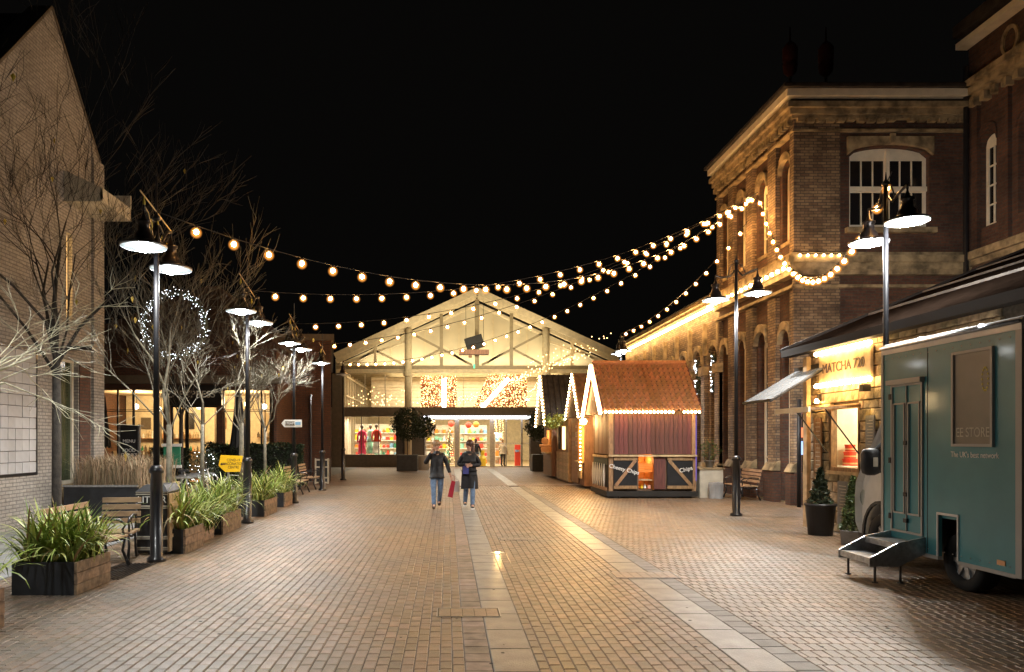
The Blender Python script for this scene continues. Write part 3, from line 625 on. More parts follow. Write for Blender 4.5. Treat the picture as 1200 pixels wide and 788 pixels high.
for s in (-1,1):
    X = lambda d: AP[0]+s*d
    dg(X(4.1),raf(X(4.1))-.3,X(.3),6.2); dg(X(4.0),6.2,X(2.2),raf(X(2.2))-2.2); dg(X(2.1),7.35,X(.6),6.25,'steel_cream')
    dg(X(8.3),6.2,X(4.3),raf(X(4.3))-.75,'steel_cream'); dg(X(4.4),6.2,X(6.2),7.1,'steel_cream'); dg(X(7.6),6.2,X(6.2),7.1,'steel_cream')
    dg(X(4.0),raf(X(4.0))-.55,X(.2),9.75,'steel_cream',.1)
# lower front
m = MB(); FH.wall(m,-7.05,6.1,0.0,5.7,[(-6.35,-3.15,.75,3.1),(-1.45,5.05,0.0,3.1),(-6.35,5.7,3.66,5.7)],-.32,-.6)
m.build('front_wall','fascia_brown',t); m=MB(); FH.box(m,9.8,10.4,0,5.7,-.32,-.6); m.build('end_wall','fascia_brown',t)
m = MB(); FH.box(m,-6.4,5.7,3.1,3.64,0.02,-.31); m.build('fascia','fascia_brown',t)
m = MB(); FH.box(m,-7.05,-6.35,0,3.64,.05,-.31); m.build('end_pier','fascia_brown',t)
m = MB(); FH.box(m,-1.45,5.05,3.0,3.1,.05,-.3); m.build('door_soffit_light','e_cool',t)
gm = 'cream_dull'
w1 = glazing(t,FH,-6.35,-3.15,.75,3.1,3,1,'fascia_brown','glass',.05,-.4)
w2 = glazing(t,FH,-6.3,-2.6,3.7,5.7,3,1,gm,'glass',.05,-.4)
w3 = glazing(t,FH,-2.2,5.65,3.7,5.7,5,1,gm,'glass',.03,-.4)
m = MB()
for x, ww in ((-1.4,.08),(.55,.26),(2.7,.3),(3.55,.06),(4.5,.1),(5.0,.1)): FH.box(m,x-ww/2,x+ww/2,0,3.0,-.36,-.46)
FH.box(m,-1.4,5.0,2.9,3.0,-.35,-.47); dfr = m.build('door_frame','galv',t)
for a, b in ((-1.36,.4),(.68,2.55),(2.85,3.52),(3.58,4.45),(4.55,4.95)):
    m = MB(); FH.box(m,a,b,.06,2.9,-.4,-.415); m.build('door_pane','glass',dfr)
    m = MB(); FH.box(m,a,b,.0,.06,-.38,-.44); m.build('door_rail','galv',dfr)
# manifestation dots on glass
m = MB()
for i in range(60):
    x = -1.3+i*.105
    if abs(x-.55) > .18 and abs(x-2.7) > .2: FH.box(m,x-.03,x+.03,1.42,1.48,-.395,-.398)
m.build('glass_dots','text_white',dfr)
# interior shell
m = MB(); m.box(-6.9,-6.6,YH+.62,60,0,6.6); m.build('side_wall','cream_dull',t)
for i in range(11):
    y = YH+1.2+i*1.3
    MB().box(-6.58,-6.5,y,y+.75,.6,6.0).build('side_window','dark_glass',t)
    MB().box(-6.55,-6.35,y-.3,y-.12,0.02,6.1).build('mullion','cream',t)
MB().beam((-6.3,YH+1,5.6),(-6.3,58,5.6),.08,.12).build('rail','cream',t)
MB().beam((-6.3,YH+1,4.4),(-6.3,58,4.4),.06,.08).build('rail','cream',t)
MB().box(10.0,10.3,YH+.62,60,0,6.6).build('side_wall','cream_dull',t)
MB().box(-6.6,10,59.6,60,0,6.6).build('back_wall','room_cream',t)
MB().box(-6.9,10.2,YH+.3,60,.002,.012).build('floor','timber_pale',t)
MB().box(-6.6,10,YH+1.9,59.5,6.15,6.25).build('ceiling','room_cream',t)
for i in range(9):
    y = YH+3+i*1.5; MB().box(-6.6,10,y,y+.12,5.85,6.1).build('ceiling_joist','steel_dark',t)
sb = MB().box(-5.2,6.2,50.2,50.3,3.15,6.1).build('clad_wall','room_cream',t)
for i in range(13): MB().box(-5.2,6.2,50.15,50.2,3.2+i*.225,3.2+i*.225+.2).build('board','cream',sb)
lamp('hall_lamp','AREA',(1.75,47.8,6.12),650,(1,.82,.52),11,(0,0,0),t,sy=2.5)
lamp('hall_lamp','AREA',(1.75,53.5,6.12),600,(1,.84,.56),13,(0,0,0),t,sy=5)
lamp('gable_fill_up','AREA',(1.75,YH+.95,6.2),205,(1,.84,.56),14,(PI,0,0),t,sy=.6)  # added bar light washing the gable panel from below, no fitting there
lamp('gable_fill_front','AREA',(1.75,YH-3.2,6.75),260,(1,.84,.56),9,(math.radians(125),0,0),t,sy=.5)  # added fill light for the truss front, stands free without a fitting
lamp('shop_lamp','AREA',(2,47.3,3.0),330,(1,.88,.66),7,(0,0,0),t,sy=3); lamp('shop_lamp','AREA',(-4.8,46.6,3.0),140,(1,.86,.62),3,(0,0,0),t,sy=1.5)
MB().box(-3.2,6.0,46.0,49.9,3.05,3.12).build('shop_ceiling','cream',t)
# illuminated curtains of fairy lights with bright tubes
def curtain(x0, x1, z0, z1, n, label, tube, taper):
    t = T('fairy_light_curtain', label, 'fairy lights', ((x0+x1)/2,47.2,z0), 'fairy light curtains inside the hall')
    for mt, k, s in (('e_fairy',int(n*.62),.024),('e_fairy_red',int(n*.38),.026)):
        m = MB()
        for i in range(k):
            u = rnd.random(); v = rnd.random()
            if mt == 'e_fairy_red': v = 1-v*v
            a = x0+taper*v; x = a+(x1-a)*u
            m.ball((x,47.2+rnd.uniform(-.1,.1),z0+(z1-z0)*v),s*rnd.uniform(.6,1.3),4,3)
        o = m.build('small_lights' if mt == 'e_fairy' else 'red_lights',mt,t); o['kind'] = 'stuff'
    MB().prism([(x0,47.35,z0),(x1,47.35,z0),(x1,47.35,z1),(x0+taper,47.35,z1)],(0,.03,0)).build('backing','red_backing',t)
    MB().tube(tube,.13,10).build('light_tube','e_tube',t,True)
curtain(-1.75,.55,3.7,5.75,850,'gold and red fairy light curtain with upright bright tube, left one','' or [(-.25,47.0,3.7),(-.25,47.0,5.55)],0)
curtain(1.6,5.05,3.7,5.85,1250,'gold and red fairy light curtain with slanting bright tube, right one',[(2.15,47.0,3.7),(3.85,47.0,5.55)],1.0)
t2 = T('fairy_light_net','loose net of tiny white lights on the right half of the hall gable','fairy lights',(6.5,YH-.3,6.5))
m = MB()
for k in range(9):
    x0 = 2.8+k*.55
    for i in range(14):
        u = i/13; m.ball((x0+2.6*u+rnd.uniform(-.1,.1), YH-.3+rnd.uniform(-.1,.1), 5.0+.3*k*.6+1.7*u*u+rnd.uniform(-.12,.12)),.032,4,3)
o = m.build('small_lights','e_fairy',t2); o['kind'] = 'stuff'
t2 = T('fairy_light_tree','sparse small white lights behind the upper left hall window','fairy lights',(-4.6,46.5,3.7))
m = MB()
for i in range(60): m.ball((-4.4+rnd.gauss(0,.9),46.5,3.8+abs(rnd.gauss(0,.55))),.03,4,3)
o = m.build('small_lights','e_fairy',t2); o['kind'] = 'stuff'
# green exit light
t2 = T('exit_light','tiny green light hanging at the middle of the tie beam','light',(1.6,YH-.4,6.1)); MB().box(1.52,1.62,YH-.42,YH-.36,5.95,6.2).build('lens','e_green',t2)
# hanging black crate sign
c = pt(556,405,43.8)
t2 = T('hanging_sign','tilted black slate sign on a brown plank hung from the hall truss','hanging sign',c)
M = Matrix.Rotation(math.radians(17),3,'Y').inverted()
def rb(m, c, sx, sy, sz, R): 
    vs = [Vector(c)+R@Vector((a*sx/2,b*sy/2,d*sz/2)) for a in (-1,1) for b in (-1,1) for d in (-1,1)]
    m.add(vs,[(0,1,3,2),(4,6,7,5),(0,4,5,1),(2,3,7,6),(0,2,6,4),(1,5,7,3)]); return m
sl = rb(MB(),c+Vector((0,0,.15)),1.05,.5,.75,Matrix.Rotation(math.radians(-17),3,'Y')).build('slate','canvas_black',t2)
MB().box(c.x-.9,c.x+.85,c.y-.3,c.y+.3,c.z-.55,c.z-.28).build('plank','plank_brown',t2); MB().box(c.x-.35,c.x-.15,c.y-.1,c.y+.1,c.z-.72,c.z-.55).build('foot','plank_brown',t2)
for dx in (-.5,.55): MB().tube([(c.x+dx,c.y,c.z+.3),(c.x+dx,c.y+.6,raf(c.x+dx)-.2)],.012,4).build('wire','black_metal',t2)
# shop contents
def mannequin(x, y, z, mt, lower, label, arms=True):
    t = T('mannequin', label, 'mannequin', (x,y,z), 'dressed mannequins in the left shop window')
    MB().lathe([(0.22,0.75),(0.17,.95),(0.13,1.1),(.2,1.35),(.19,1.45),(.06,1.53)],(x,y,z),14,True,1,.65).build('top',mt,t,True)
    MB().lathe([(0.26 if lower else .2,0.03),(.23,.4),(.2,.77)],(x,y,z),14,True,1,.7).build('skirt',lower or mt,t,True)
    if arms:
        for s in (-1,1): MB().tube([(x+s*.2,y,z+1.4),(x+s*.27,y-.05,z+1.05),(x+s*.24,y-.12,z+.75)],[.065,.055,.04],8).build('sleeve',mt,t,True)
    MB().tube([(x,y,z+1.5),(x,y,z+1.62)],.045,8).ball((x,y,z+1.73),.11,10,8,1,1,1.25).build('head','fascia_brown' ,t,True)
    MB().tube([(x,y,z),(x,y,z+.06)],.2,12).build('stand','galv',t)
mannequin(-5.35,46.0,.75,'pink','pink','mannequin in a bright pink coat in the left shop window')
mannequin(-4.85,46.3,.78,'mint','mint','mannequin in a long mint green dress beside the pink coat',False)
mannequin(-4.45,46.0,.8,'red','white','mannequin in a red top and white skirt in the shop window')
MB().box(-6.3,-3.2,45.5,46.6,.1,.75).build('window_plinth','white',t)
dc = ['salmon','orange','red','white','yellow','mint','bluish','timber','green','beige_cloth']
def goods(x0,x1,y,z,n,h=.22,lab='', g='goods on the hall shelves'):
    m = MB()
    for i in range(n):
        m.use(rnd.choice(dc)); x = x0+(x1-x0)*(i+.5)/n; q = (x1-x0)/n*.42
        k = rnd.random(); hh = h*rnd.uniform(.5,1)
        if k < .5: m.box(x-q,x+q,y-.12,y+.12,z,z+hh)
        elif k < .8: m.ball((x,y,z+q),q,8,6)
        else: m.lathe([(q,0),(q*.6,hh*.7),(q*.3,hh)],(x,y,z),8)
    return m
def shelf_unit(x0,x1,y,label,levels=5,z0=.05,h=.5):
    t = T('shelf_unit',label,'shelves',((x0+x1)/2,y,z0),'display shelves inside the hall')
    MB().box(x0,x1,y+.15,y+.2,z0,z0+levels*h+.1).build('back_panel','cream',t)
    for k in range(levels):
        sh = MB().box(x0,x1,y-.15,y+.15,z0+k*h,z0+k*h+.04).build('shelf','white',t)
        o = goods(x0,x1,y,z0+k*h+.04,int((x1-x0)*4),h*.75).build('goods',None,t); o['kind'] = 'stuff'
shelf_unit(-3.0,.4,49.6,'white shelves of coloured goods seen through the left glass door')
shelf_unit(.8,2.6,49.2,'white shelves of gifts seen through the middle glass doors')
shelf_unit(-6.1,-3.3,48.4,'shelves of small goods behind the mannequins',5,.1,.5)
shelf_unit(3.1,3.6,48.6,'narrow shelf unit beside the right glass door',4)
t2 = T('display_stand','red display stand just inside the right glass doors','display stand',(4.4,47.0,0)); MB().box(4.25,4.6,46.9,47.2,.02,1.35).build('body','red',t2); goods(4.25,4.6,46.88,.9,3,.2).build('goods',None,t2)
t2 = T('yellow_bin','yellow plastic stand inside the middle hall doors','display stand',(2.15,46.3,0)); MB().lathe([(.22,.02),(.24,.5),(.12,.7),(.15,1.0)],(2.15,46.3,0),12).build('body','yellow',t2)
for i,(x,y,z,mt) in enumerate([(-1.0,47,2.75,'e_fairy'),(.2,48,2.7,'red'),(1.3,47,2.6,'red'),(1.8,47.4,2.65,'orange')]):
    o = MB().ball((x,y,z),.2,12,8).build('hanging_bauble',mt,None,True); tag(o,['glowing gold bauble hanging inside the left glass door','red bauble over the left shelves in the hall','large red bauble behind the middle glass door','orange bauble beside the large red one in the hall'][i],'bauble','hanging baubles in the hall')
t2 = T('christmas_tree','slim lit christmas tree inside the hall beside the door post','christmas tree',(.1,46.6,0))
m = MB()
for i in range(420):
    z = rnd.uniform(.2,2.4); r = .38*(1-z/2.6)*math.sqrt(rnd.random()); a = rnd.uniform(0,2*PI); p = Vector((.1+r*math.cos(a),46.6+r*math.sin(a),z)); d = Vector((rnd.uniform(-1,1),rnd.uniform(-1,1),rnd.uniform(-.6,.3)))*.08
    m.add([p,p+d,p+d*.5+Vector((0,0,.05))],[(0,1,2)])
m.build('crown','leaf_mid',t2); MB().tube([(.1,46.6,0.02),(.1,46.6,2.3)],.03,6).build('trunk','bark',t2)
m = MB()
for i in range(70): z = rnd.uniform(.3,2.3); r = .36*(1-z/2.6); a = rnd.uniform(0,2*PI); m.ball((.1+r*math.cos(a),46.6+r*math.sin(a),z),.022,4,3)
m.build('lights','e_fairy',t2)['kind']='stuff'

# ================================================================= RIGHT MAIN BUILDING
XR = 8.9; YK = 19.05; YT = 24.5; YF = 37.5
FR = Fc('x', XR, -1); FK = Fc('y', YK, -1)
t = T('brick_tower_block', 'two storey red and buff brick building with stone cornice on the right', 'building', (XR+2, YK+2, 0))
upw = [19.62, 21.1, 22.6, 23.95]
ops = [(y-.33,y+.33,6.95,9.1) for y in upw]
low = [(19.3,19.95,.05,4.6),(20.75,21.5,.05,4.75),(22.2,22.95,.9,4.75),(23.6,24.2,.9,4.75)]
m = MB(); FR.wall(m,YK+.4,YT,0,10.1,ops+low,-.12,-.5)
for y in upw:
    us, hs = archline(y-.33,y+.33,8.8,.28); FR.cols(m,us,hs,[9.1]*len(us),-.12,-.3)
for a,b,c,d in low:
    us, hs = archline(a,b,d-.35,.33); FR.cols(m,us,hs,[d]*len(us),-.12,-.3)
FK.wall(m,XR+.12,13.4,0,10.1,[(10.37,12.44,7.19,9.28),(9.15,9.6,.5,2.35)],-.06,-.4)
us, hs = archline(10.37,12.44,9.0,.27); FK.cols(m,us,hs,[9.28]*len(us),-.06,-.3)
m.box(XR+.5,13.4,YT,YT+.3,0,10.1)
m.build('wall','brick_red',t)
# buff pilasters
m = MB()
for a,b in ((YK-.003,19.27),(20.1,20.6),(21.62,22.1),(23.1,23.5),(24.25,YT)):
    m.brk(); FR.wall(m,a,b,0.9,5.55,[],0,-.13); m.brk(); FR.wall(m,a,b,6.55,10.05,[],0,-.13)
m.brk(); FK.wall(m,XR+.003,10.1,6.55,10.0,[],0,-.08)
m.brk(); FK.wall(m,XR+.003,10.1,2.5,5.9,[],0,-.08)
m.build('pilaster','brick_buff',t)
m = MB()
for a,b in ((YK-.05,19.3),(20.05,20.65),(21.57,22.15),(23.05,23.55),(24.2,YT)): m.brk(); FR.wall(m,a,b,0,.85,[],.1,-.13)
m.brk(); FK.wall(m,XR+.003,9.1,0,.85,[],.1,-.08)
m.build('plinth','brick_brown',t)
m = MB()
for a,b in ((YK-.08,19.33),(20.02,20.68),(21.54,22.18),(23.02,23.58)): m.brk(); m.prism([FR.p(a,.85,.13),FR.p(a,.85,-.1),FR.p(a,1.12,-.1),FR.p(a,1.05,.02)],(0,b-a,0))
m.build('plinth_cap','stone',t)
# string course and cornice (stepped)
def cornice(name, prof, mt='stone'):
    m = MB()
    for v0,v1,d in prof:
        m.box(XR-d,XR+.3,YK-d,YT+.02,v0,v1); m.box(XR+.3,13.38,YK-d,YK+.1,v0,v1)
    m.build(name,mt,t)
cornice('string_course',[(5.92,6.05,.12),(6.05,6.22,.16),(6.22,6.4,.22),(6.4,6.5,.10)])
cornice('lower_band',[(5.6,5.68,.06)])
cornice('cornice',[(9.62,9.68,.05),(9.94,10.02,.08),(10.02,10.16,.16),(10.16,10.3,.26)])
cornice('gutter_board',[(10.42,10.6,.3)],'cream')
cornice('gutter',[(10.6,10.68,.42),(10.68,10.72,.38)],'roof_dark')
cornice('eaves_gap',[(10.3,10.42,.1)],'dark_room')
m = MB()
for i in range(34):
    y = YK+.05+i*.16
    if y < YT: m.brk(); m.box(XR-.13,XR-.01,y,y+.09,9.8,9.94)
for i in range(17):
    x = XR+.05+i*.26
    if rnd.random() < .75: m.brk(); m.box(x,x+.18,YK-.13,YK-.01,9.82+rnd.uniform(0,.04),9.94)
m.build('dentil','stone',t)
m = MB(); m.add([(XR-.35,YK-.35,10.72),(13.4,YK-.35,10.72),(13.4,YT+.2,10.72),(XR-.35,YT+.2,10.72),(XR+1.6,YK+1.6,11.6),(13.4,YK+1.6,11.6),(13.4,YT-.5,11.6),(XR+1.6,YT-.5,11.6)],[(0,1,5,4),(1,2,6,5),(2,3,7,6),(3,0,4,7),(4,5,6,7)]); m.build('roof','roof_dark',t)
# windows street side
def sash(parent, Fx, u0,u1,v0,v1,rise,d=-.25,nx=2,ny=4,fm='cream',gm='dark_glass'):
    bar=.035; ops=[]; iv1=v1-rise-.05
    for i in range(nx):
        for j in range(ny): ops.append((u0+.07+(u1-u0-.14)*i/nx+bar/2,u0+.07+(u1-u0-.14)*(i+1)/nx-bar/2,v0+.07+(iv1-v0-.07)*j/ny+bar/2,v0+.07+(iv1-v0-.07)*(j+1)/ny-bar/2))
    m=MB(); Fx.wall(m,u0,u1,v0,v1-rise,ops,d,d-.07); us,hs=archline(u0,u1,v1-rise,rise*.95); Fx.cols(m,us,[v1-rise]*len(us),hs,d,d-.07)
    w_=m.build('window',fm,parent)
    for a,b,c,e in ops:
        m=MB(); Fx.box(m,a,b,c,e,d-.03,d-.04); m.build('pane',gm,w_)
    m=MB(); Fx.box(m,u0-.05,u1+.05,v0-.1,v0,.03-.12,d-.05); m.build('sill','stone',w_)
    return w_
for y in upw: sash(t,FR,y-.33,y+.33,6.95,9.1,.28,-.26,2,4)
for i,(a,b,c,d) in enumerate(low): sash(t,FR,a,b,c,d,.33,-.3,2,4,'cream','dark_glass')
m = MB()
for y in upw:
    m.brk(); us,hs = archline(y-.36,y+.36,8.8,.31); FR.cols(m,us,hs,[h+.2 for h in hs],.0,-.13)
for a,b,c,d in low:
    m.brk(); us,hs = archline(a-.03,b+.03,d-.35,.36); FR.cols(m,us,hs,[h+.22 for h in hs],.02,-.13)
m.build('arch_head','stone',t)
# big window
w_ = MB(); us,hs = archline(10.37,12.44,9.0,.26); FK.cols(w_,us,[8.98]*len(us),hs,-.2,-.27)
bw=[]; 
for h0,h1 in ((10.45,11.36),(11.46,12.37)):
    for j in range(3):
        a=h0+(h1-h0)*j/3+.015; b=h0+(h1-h0)*(j+1)/3-.015
        bw += [(a,b,8.28,8.95),(a,b,7.28,8.12)]
FK.wall(w_,10.37,12.44,7.19,8.98,bw,-.2,-.27); FK.box(w_,11.36,11.46,7.19,9.2,-.14,-.2); FK.box(w_,10.37,12.44,8.14,8.26,-.15,-.2)
wo = w_.build('arched_window','cream',t)
for a,b,c,d in bw:
    m=MB(); FK.box(m,a,b,c,d,-.23,-.24); m.build('pane','dark_glass',wo)
m=MB(); FK.box(m,10.25,12.56,7.02,7.15,.08,-.15); m.build('sill','stone',wo)
m=MB(); us,hs=archline(10.3,12.51,9.03,.27); FK.cols(m,us,hs,[9.5]*len(us),.03,-.06); m.build('stone_lintel','stone',t)
m=MB(); FK.box(m,11.36,11.5,9.32,9.56,.07,.03); m.build('keystone','stone',t)
# downpipe at lower corner + lit side window
MB().tube([(XR-.12,YK-.55,0),(XR-.12,YK-.55,2.7)],.05,10).build('downpipe','grey_pole',t,True)
m=MB(); FK.wall(m,9.0,9.75,.4,2.5,[(9.07,9.68,.47,2.43)],.04,-.2); wo=m.build('lit_window','e_pink',t)
m=MB(); FK.box(m,9.07,9.68,.47,2.43,-.1,-.12); m.build('pane','dark_glass',wo)
m=MB(); FK.box(m,9.07,9.3,1.75,2.0,-.05,-.08); m.build('red_screen','e_screen_r',wo); m=MB(); FK.box(m,9.07,9.3,1.3,1.65,-.05,-.08); m.build('blue_screen','e_screen_b',wo)
# pipe between facade and wing
MB().tube([(13.2,YK-.2,5.5),(13.2,YK-.2,11.2)],.06,10).build('downpipe','black_metal',t)
# roof ventilators
for i,px in enumerate((926,968)):
    c = pt(px,98,21.0); v = T('roof_ventilator',['dim red roof ventilator over the corner of the brick building','darker roof ventilator, second from the corner'][i],'roof ventilator',(c.x,21.0,11.0),'roof ventilators')
    MB().tube([(c.x,21,10.9),(c.x,21,12.0)],.04,8).build('stem','black_metal',v)
    MB().lathe([(.06,0),(.17,.12),(.2,.35),(.17,.4),(.2,.45),(.2,.8),(.12,.92),(.03,1.0),(.015,1.4)],(c.x,21,12.0),14).build('cowl','dim_red',v,True)

# ---- low arcade wing (Y 24.5..37.5)
t = T('arcade_wing','lower brick wing with tall arches and a glowing eaves strip','building',(XR+1.5,30,0))
FA = FR; arch = [24.95+1.58*i for i in range(8)]
ops = [(y-.42,y+.42,.5,4.9) for y in arch]
m = MB(); FA.wall(m,YT+.02,YF,0,6.2,ops,-.1,-.5)
for y in arch: us,hs=archline(y-.42,y+.42,4.3,.55); FA.cols(m,us,hs,[4.9]*len(us),-.1,-.5)
m.box(XR+.5,XR+7,YF-.3,YF,0,6.2); m.build('wall','brick_buff',t)
m = MB()
for i in range(9):
    y = 24.95-.79+1.58*i
    if i == 0: y = 24.42
    m.brk(); FA.wall(m,y-.17,y+.17,.9,3.9,[],.04,-.1)
m.build('pier','brick_buff',t)
m = MB()
for i in range(9):
    y = 24.95-.79+1.58*i
    if i == 0: y = 24.42
    m.brk(); FA.wall(m,y-.22,y+.22,0,.9,[],.12,-.1); m.brk(); FA.wall(m,y-.24,y+.24,3.9,4.2,[],.12,-.1); m.brk(); FA.wall(m,y-.07,y+.07,4.6,5.7,[],.03,-.1)
m.build('stone_dressing','stone',t)
m = MB()
for y in arch: m.brk(); us,hs=archline(y-.5,y+.5,4.3,.62); FA.cols(m,us,[h-.05 for h in hs],[h+.13 for h in hs],.0,-.1)
m.build('arch_ring','stone',t)
m = MB()
for v0,v1,d in ((6.1,6.2,.12),(6.2,6.32,.2),(6.32,6.45,.3)): m.box(XR-d,XR+.3,YT+.03,YF,v0,v1)
m.build('cornice','stone',t)
m = MB(); m.prism([(XR-.35,YT+.04,6.46),(XR+6,YT+.04,8.6),(XR+6,YT+.04,6.46)],(0,YF-YT,0)); m.build('roof','roof_dark',t)
for y in arch:
    w_ = sash(t,FA,y-.40,y+.40,.5,4.85,.5,-.3,2,3,'cream','dark_glass')
for i,y in enumerate(arch[:3]):
    g_ = T('arch_garland',['dark lit garland in the nearest brick arch','dark lit garland in the second brick arch','dark lit garland in the third brick arch beside the hut roof'][i],'garland',(XR,y,3.4),'garlands hanging in the arches')
    m=MB()
    for k in range(260):
        p=Vector((XR+.1+rnd.uniform(-.1,.1),y+rnd.gauss(0,.07),3.25+rnd.random()*1.35)); d=Vector((rnd.uniform(-1,1),rnd.uniform(-1,1),rnd.uniform(-1,1)))*.09
        m.add([p,p+d,p+Vector((-d.y,d.x,d.z))],[(0,1,2)])
    m.build('foliage','leaf_dark',g_); m=MB()
    for k in range(26): m.ball((XR-.02,y+rnd.gauss(0,.08),3.3+rnd.random()*1.25),.014,4,3)
    m.build('lights','e_ledstar',g_)['kind']='stuff'
o = MB().box(XR-.24,XR-.19,YT-.1,YF,5.98,6.07).build('eaves_light_strip','e_led',None); tag(o,'long glowing warm strip under the eaves of the low brick wing','light strip')

# ---- tall wing at right edge (X 13.35)
t = T('tall_brick_wing','tall dark red brick wing rising at the upper right edge','building',(13.5,17,0))
XW=13.4; FW=Fc('x',XW,-1); aw=[18.35,17.1,15.85]
m=MB(); FW.wall(m,12.0,YK-.02,0,12.2,[(y-.28,y+.28,7.0,9.35) for y in aw],0,-.4)
for y in aw: us,hs=archline(y-.28,y+.28,9.05,.28); FW.cols(m,us,hs,[9.35]*len(us),0,-.3)
m.box(XW+.4,XW+6,YK-.32,YK-.02,0,12.2)
m.build('wall','brick_red',t)
m=MB()
for v0,v1,d in ((6.1,6.25,.1),(6.25,6.45,.2),(10.3,10.42,.1),(10.42,10.6,.22),(10.6,10.75,.34)): m.brk(); m.box(XW-d,XW+.1,12,YK-.03,v0,v1)
m.build('band','stone',t)
m=MB()
for i in range(20):
    y=12.1+i*.36; m.brk(); m.box(XW-.2,XW,y,y+.16,10.1,10.3)
m.build('corbel','stone',t)
MB().box(XW-.35,XW-.05,12,YK-.03,11.7,11.85).build('eaves_board','cream',t)
MB().box(XW-.4,XW+6,11.9,YK,12.0,12.3).build('roof','roof_dark',t)
m=MB()
for y in aw: m.brk(); us,hs=archline(y-.32,y+.32,9.05,.32); FW.cols(m,us,hs,[h+.2 for h in hs],.04,0)
m.build('arch_head','brick_brown',t)
for y in aw: sash(t,FW,y-.27,y+.27,7.0,9.3,.25,-.15,2,4)
m=MB(); 
for k in range(24):
    a=2*PI*k/24; b=2*PI*(k+1)/24
    m.prism([(XW-.05,17.6+.2*math.cos(a),11.2+.28*math.sin(a)),(XW-.05,17.6+.2*math.cos(b),11.2+.28*math.sin(b)),(XW-.05,17.6+.28*math.cos(b),11.2+.36*math.sin(b)),(XW-.05,17.6+.28*math.cos(a),11.2+.36*math.sin(a))],(.05,0,0))
m.build('round_window_frame','stone',t)
m=MB(); 
for y in (18.75,17.72,16.5): m.brk(); m.box(XW-.1,XW,y-.15,y+.15,6.5,10.3)
m.build('pilaster','brick_red',t)

# ================================================================= LOW CAFE BUILDING (right)
XS=7.1; FS=Fc('x',XS,-1)
t = T('low_shop','low stone shop with serving hatch and lit sign, behind the parked vehicle','shop',(XS,13,0))
m=MB(); FS.wall(m,5.0,14.55,0,3.4,[(12.8,13.72,1.17,2.27)],-.06,-.12); m.box(XS+.35,12.5,14.25,14.55,0,3.4); m.build('wall','mortar',t)
# stone blocks on the visible front
prot={}
z=0.0; r=0
while z < 3.38:
    h=[.17,.21,.15,.19,.2][r%5]; h=min(h,3.4-z); y=14.55; k=0
    while y > 9.5:
        L_=rnd.choice([.22,.34,.45,.55]); a=max(9.5,y-L_)
        segs=[(a,y)]
        if z+h>1.17 and z<2.27:
            ns=[]
            for p,q in segs:
                if q<=12.8 or p>=13.72: ns.append((p,q))
                else:
                    if p<12.8: ns.append((p,12.8))
                    if q>13.72: ns.append((13.72,q))
            segs=ns
        for p,q in segs:
            if q-p<.05: continue
            key=(round(q-p,2),round(h,2))
            if key not in prot:
                e=.012; hh=h/2-.006; ww=(q-p)/2-.006
                mm_=MB().add([(.05,-ww,-hh),(.05,ww,-hh),(.05,ww,hh),(.05,-ww,hh),(-.005,-ww,-hh),(-.005,ww,-hh),(-.005,ww,hh),(-.005,-ww,hh),(-.02,-ww+e,-hh+e),(-.02,ww-e,-hh+e),(-.02,ww-e,hh-e),(-.02,-ww+e,hh-e)],
                   [(0,1,5,4),(1,2,6,5),(2,3,7,6),(3,0,4,7),(4,5,9,8),(5,6,10,9),(6,7,11,10),(7,4,8,11),(8,9,10,11)])
                o=mm_.build('stone_block','stone_block',None); o.parent=t; o.location=Vector((XS+.02,(p+q)/2,z+h/2))-wloc(t); prot[key]=o
            else: inst(prot[key],t,(XS+.02+rnd.uniform(-.008,.008),(p+q)/2,z+h/2))
        y=a; k+=1
    z+=h; r+=1
# roof
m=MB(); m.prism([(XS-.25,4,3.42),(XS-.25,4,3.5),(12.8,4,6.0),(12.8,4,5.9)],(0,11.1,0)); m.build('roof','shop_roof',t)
m=MB(); m.prism([(XS-.3,4,3.36),(XS-.1,4,3.36),(XS-.1,4,3.44),(XS-.3,4,3.50)],(0,11.1,0)); m.build('gutter','dark_trim',t)
m=MB(); m.beam((XS-.28,15.13,3.46),(12.8,15.13,5.95),.07,.16); m.build('verge_board','dark_trim',t)
for k in range(3):
    xx=8.6+k*1.1; m=MB().beam((xx,4,3.52+(xx-XS+.25)*.414),(xx,15.1,3.52+(xx-XS+.25)*.414),.05,.05); m.build('roof_batten','roof_dark',t)
MB().box(XS+.35,12.5,4.5,4.8,0,3.4).build('end_wall','brick_red',t)
MB().box(XS-.14,XS-.06,14.35,14.5,0,3.3).build('corner_post','timber_pale',t)
# window and hatch
m=MB(); FS.wall(m,12.74,13.78,1.1,2.33,[(12.82,13.70,1.19,2.25)],.0,-.1); wo=m.build('hatch_window','timber',t)
m=MB(); FS.box(m,12.82,13.70,1.19,2.25,-.1,-.11); m.build('pane','glass',wo)
MB().box(XS-.03,XS+.1,12.7,13.82,1.06,1.12).build('sill','timber_pale',wo)
MB().box(XS+.13,XS+2.2,12.0,14.2,.9,.95).box(XS+2.15,XS+2.2,12,14.2,.95,2.9).box(XS+.13,XS+2.2,14.15,14.2,.95,2.9).box(XS+.13,XS+2.2,12.0,14.2,2.85,2.9).box(XS+.13,XS+2.2,12.0,12.05,.95,2.85).build('kitchen_lining','room_cream',t)
lamp('kitchen_lamp','POINT',(XS+1.2,13.2,2.6),130,(1,.86,.6),.12,None,t)
fl=T('hatch_flap','raised timber serving hatch flap held open over the shop window','hatch flap',(XS,13.3,2.25))
MB().beam((XS-.02,13.3,2.28),(6.2,13.3,2.22),1.25,.04,(0,0,1)).build('panel','timber',fl)
MB().box(6.16,6.2,12.65,13.95,2.17,2.26).build('edge','cream',fl)
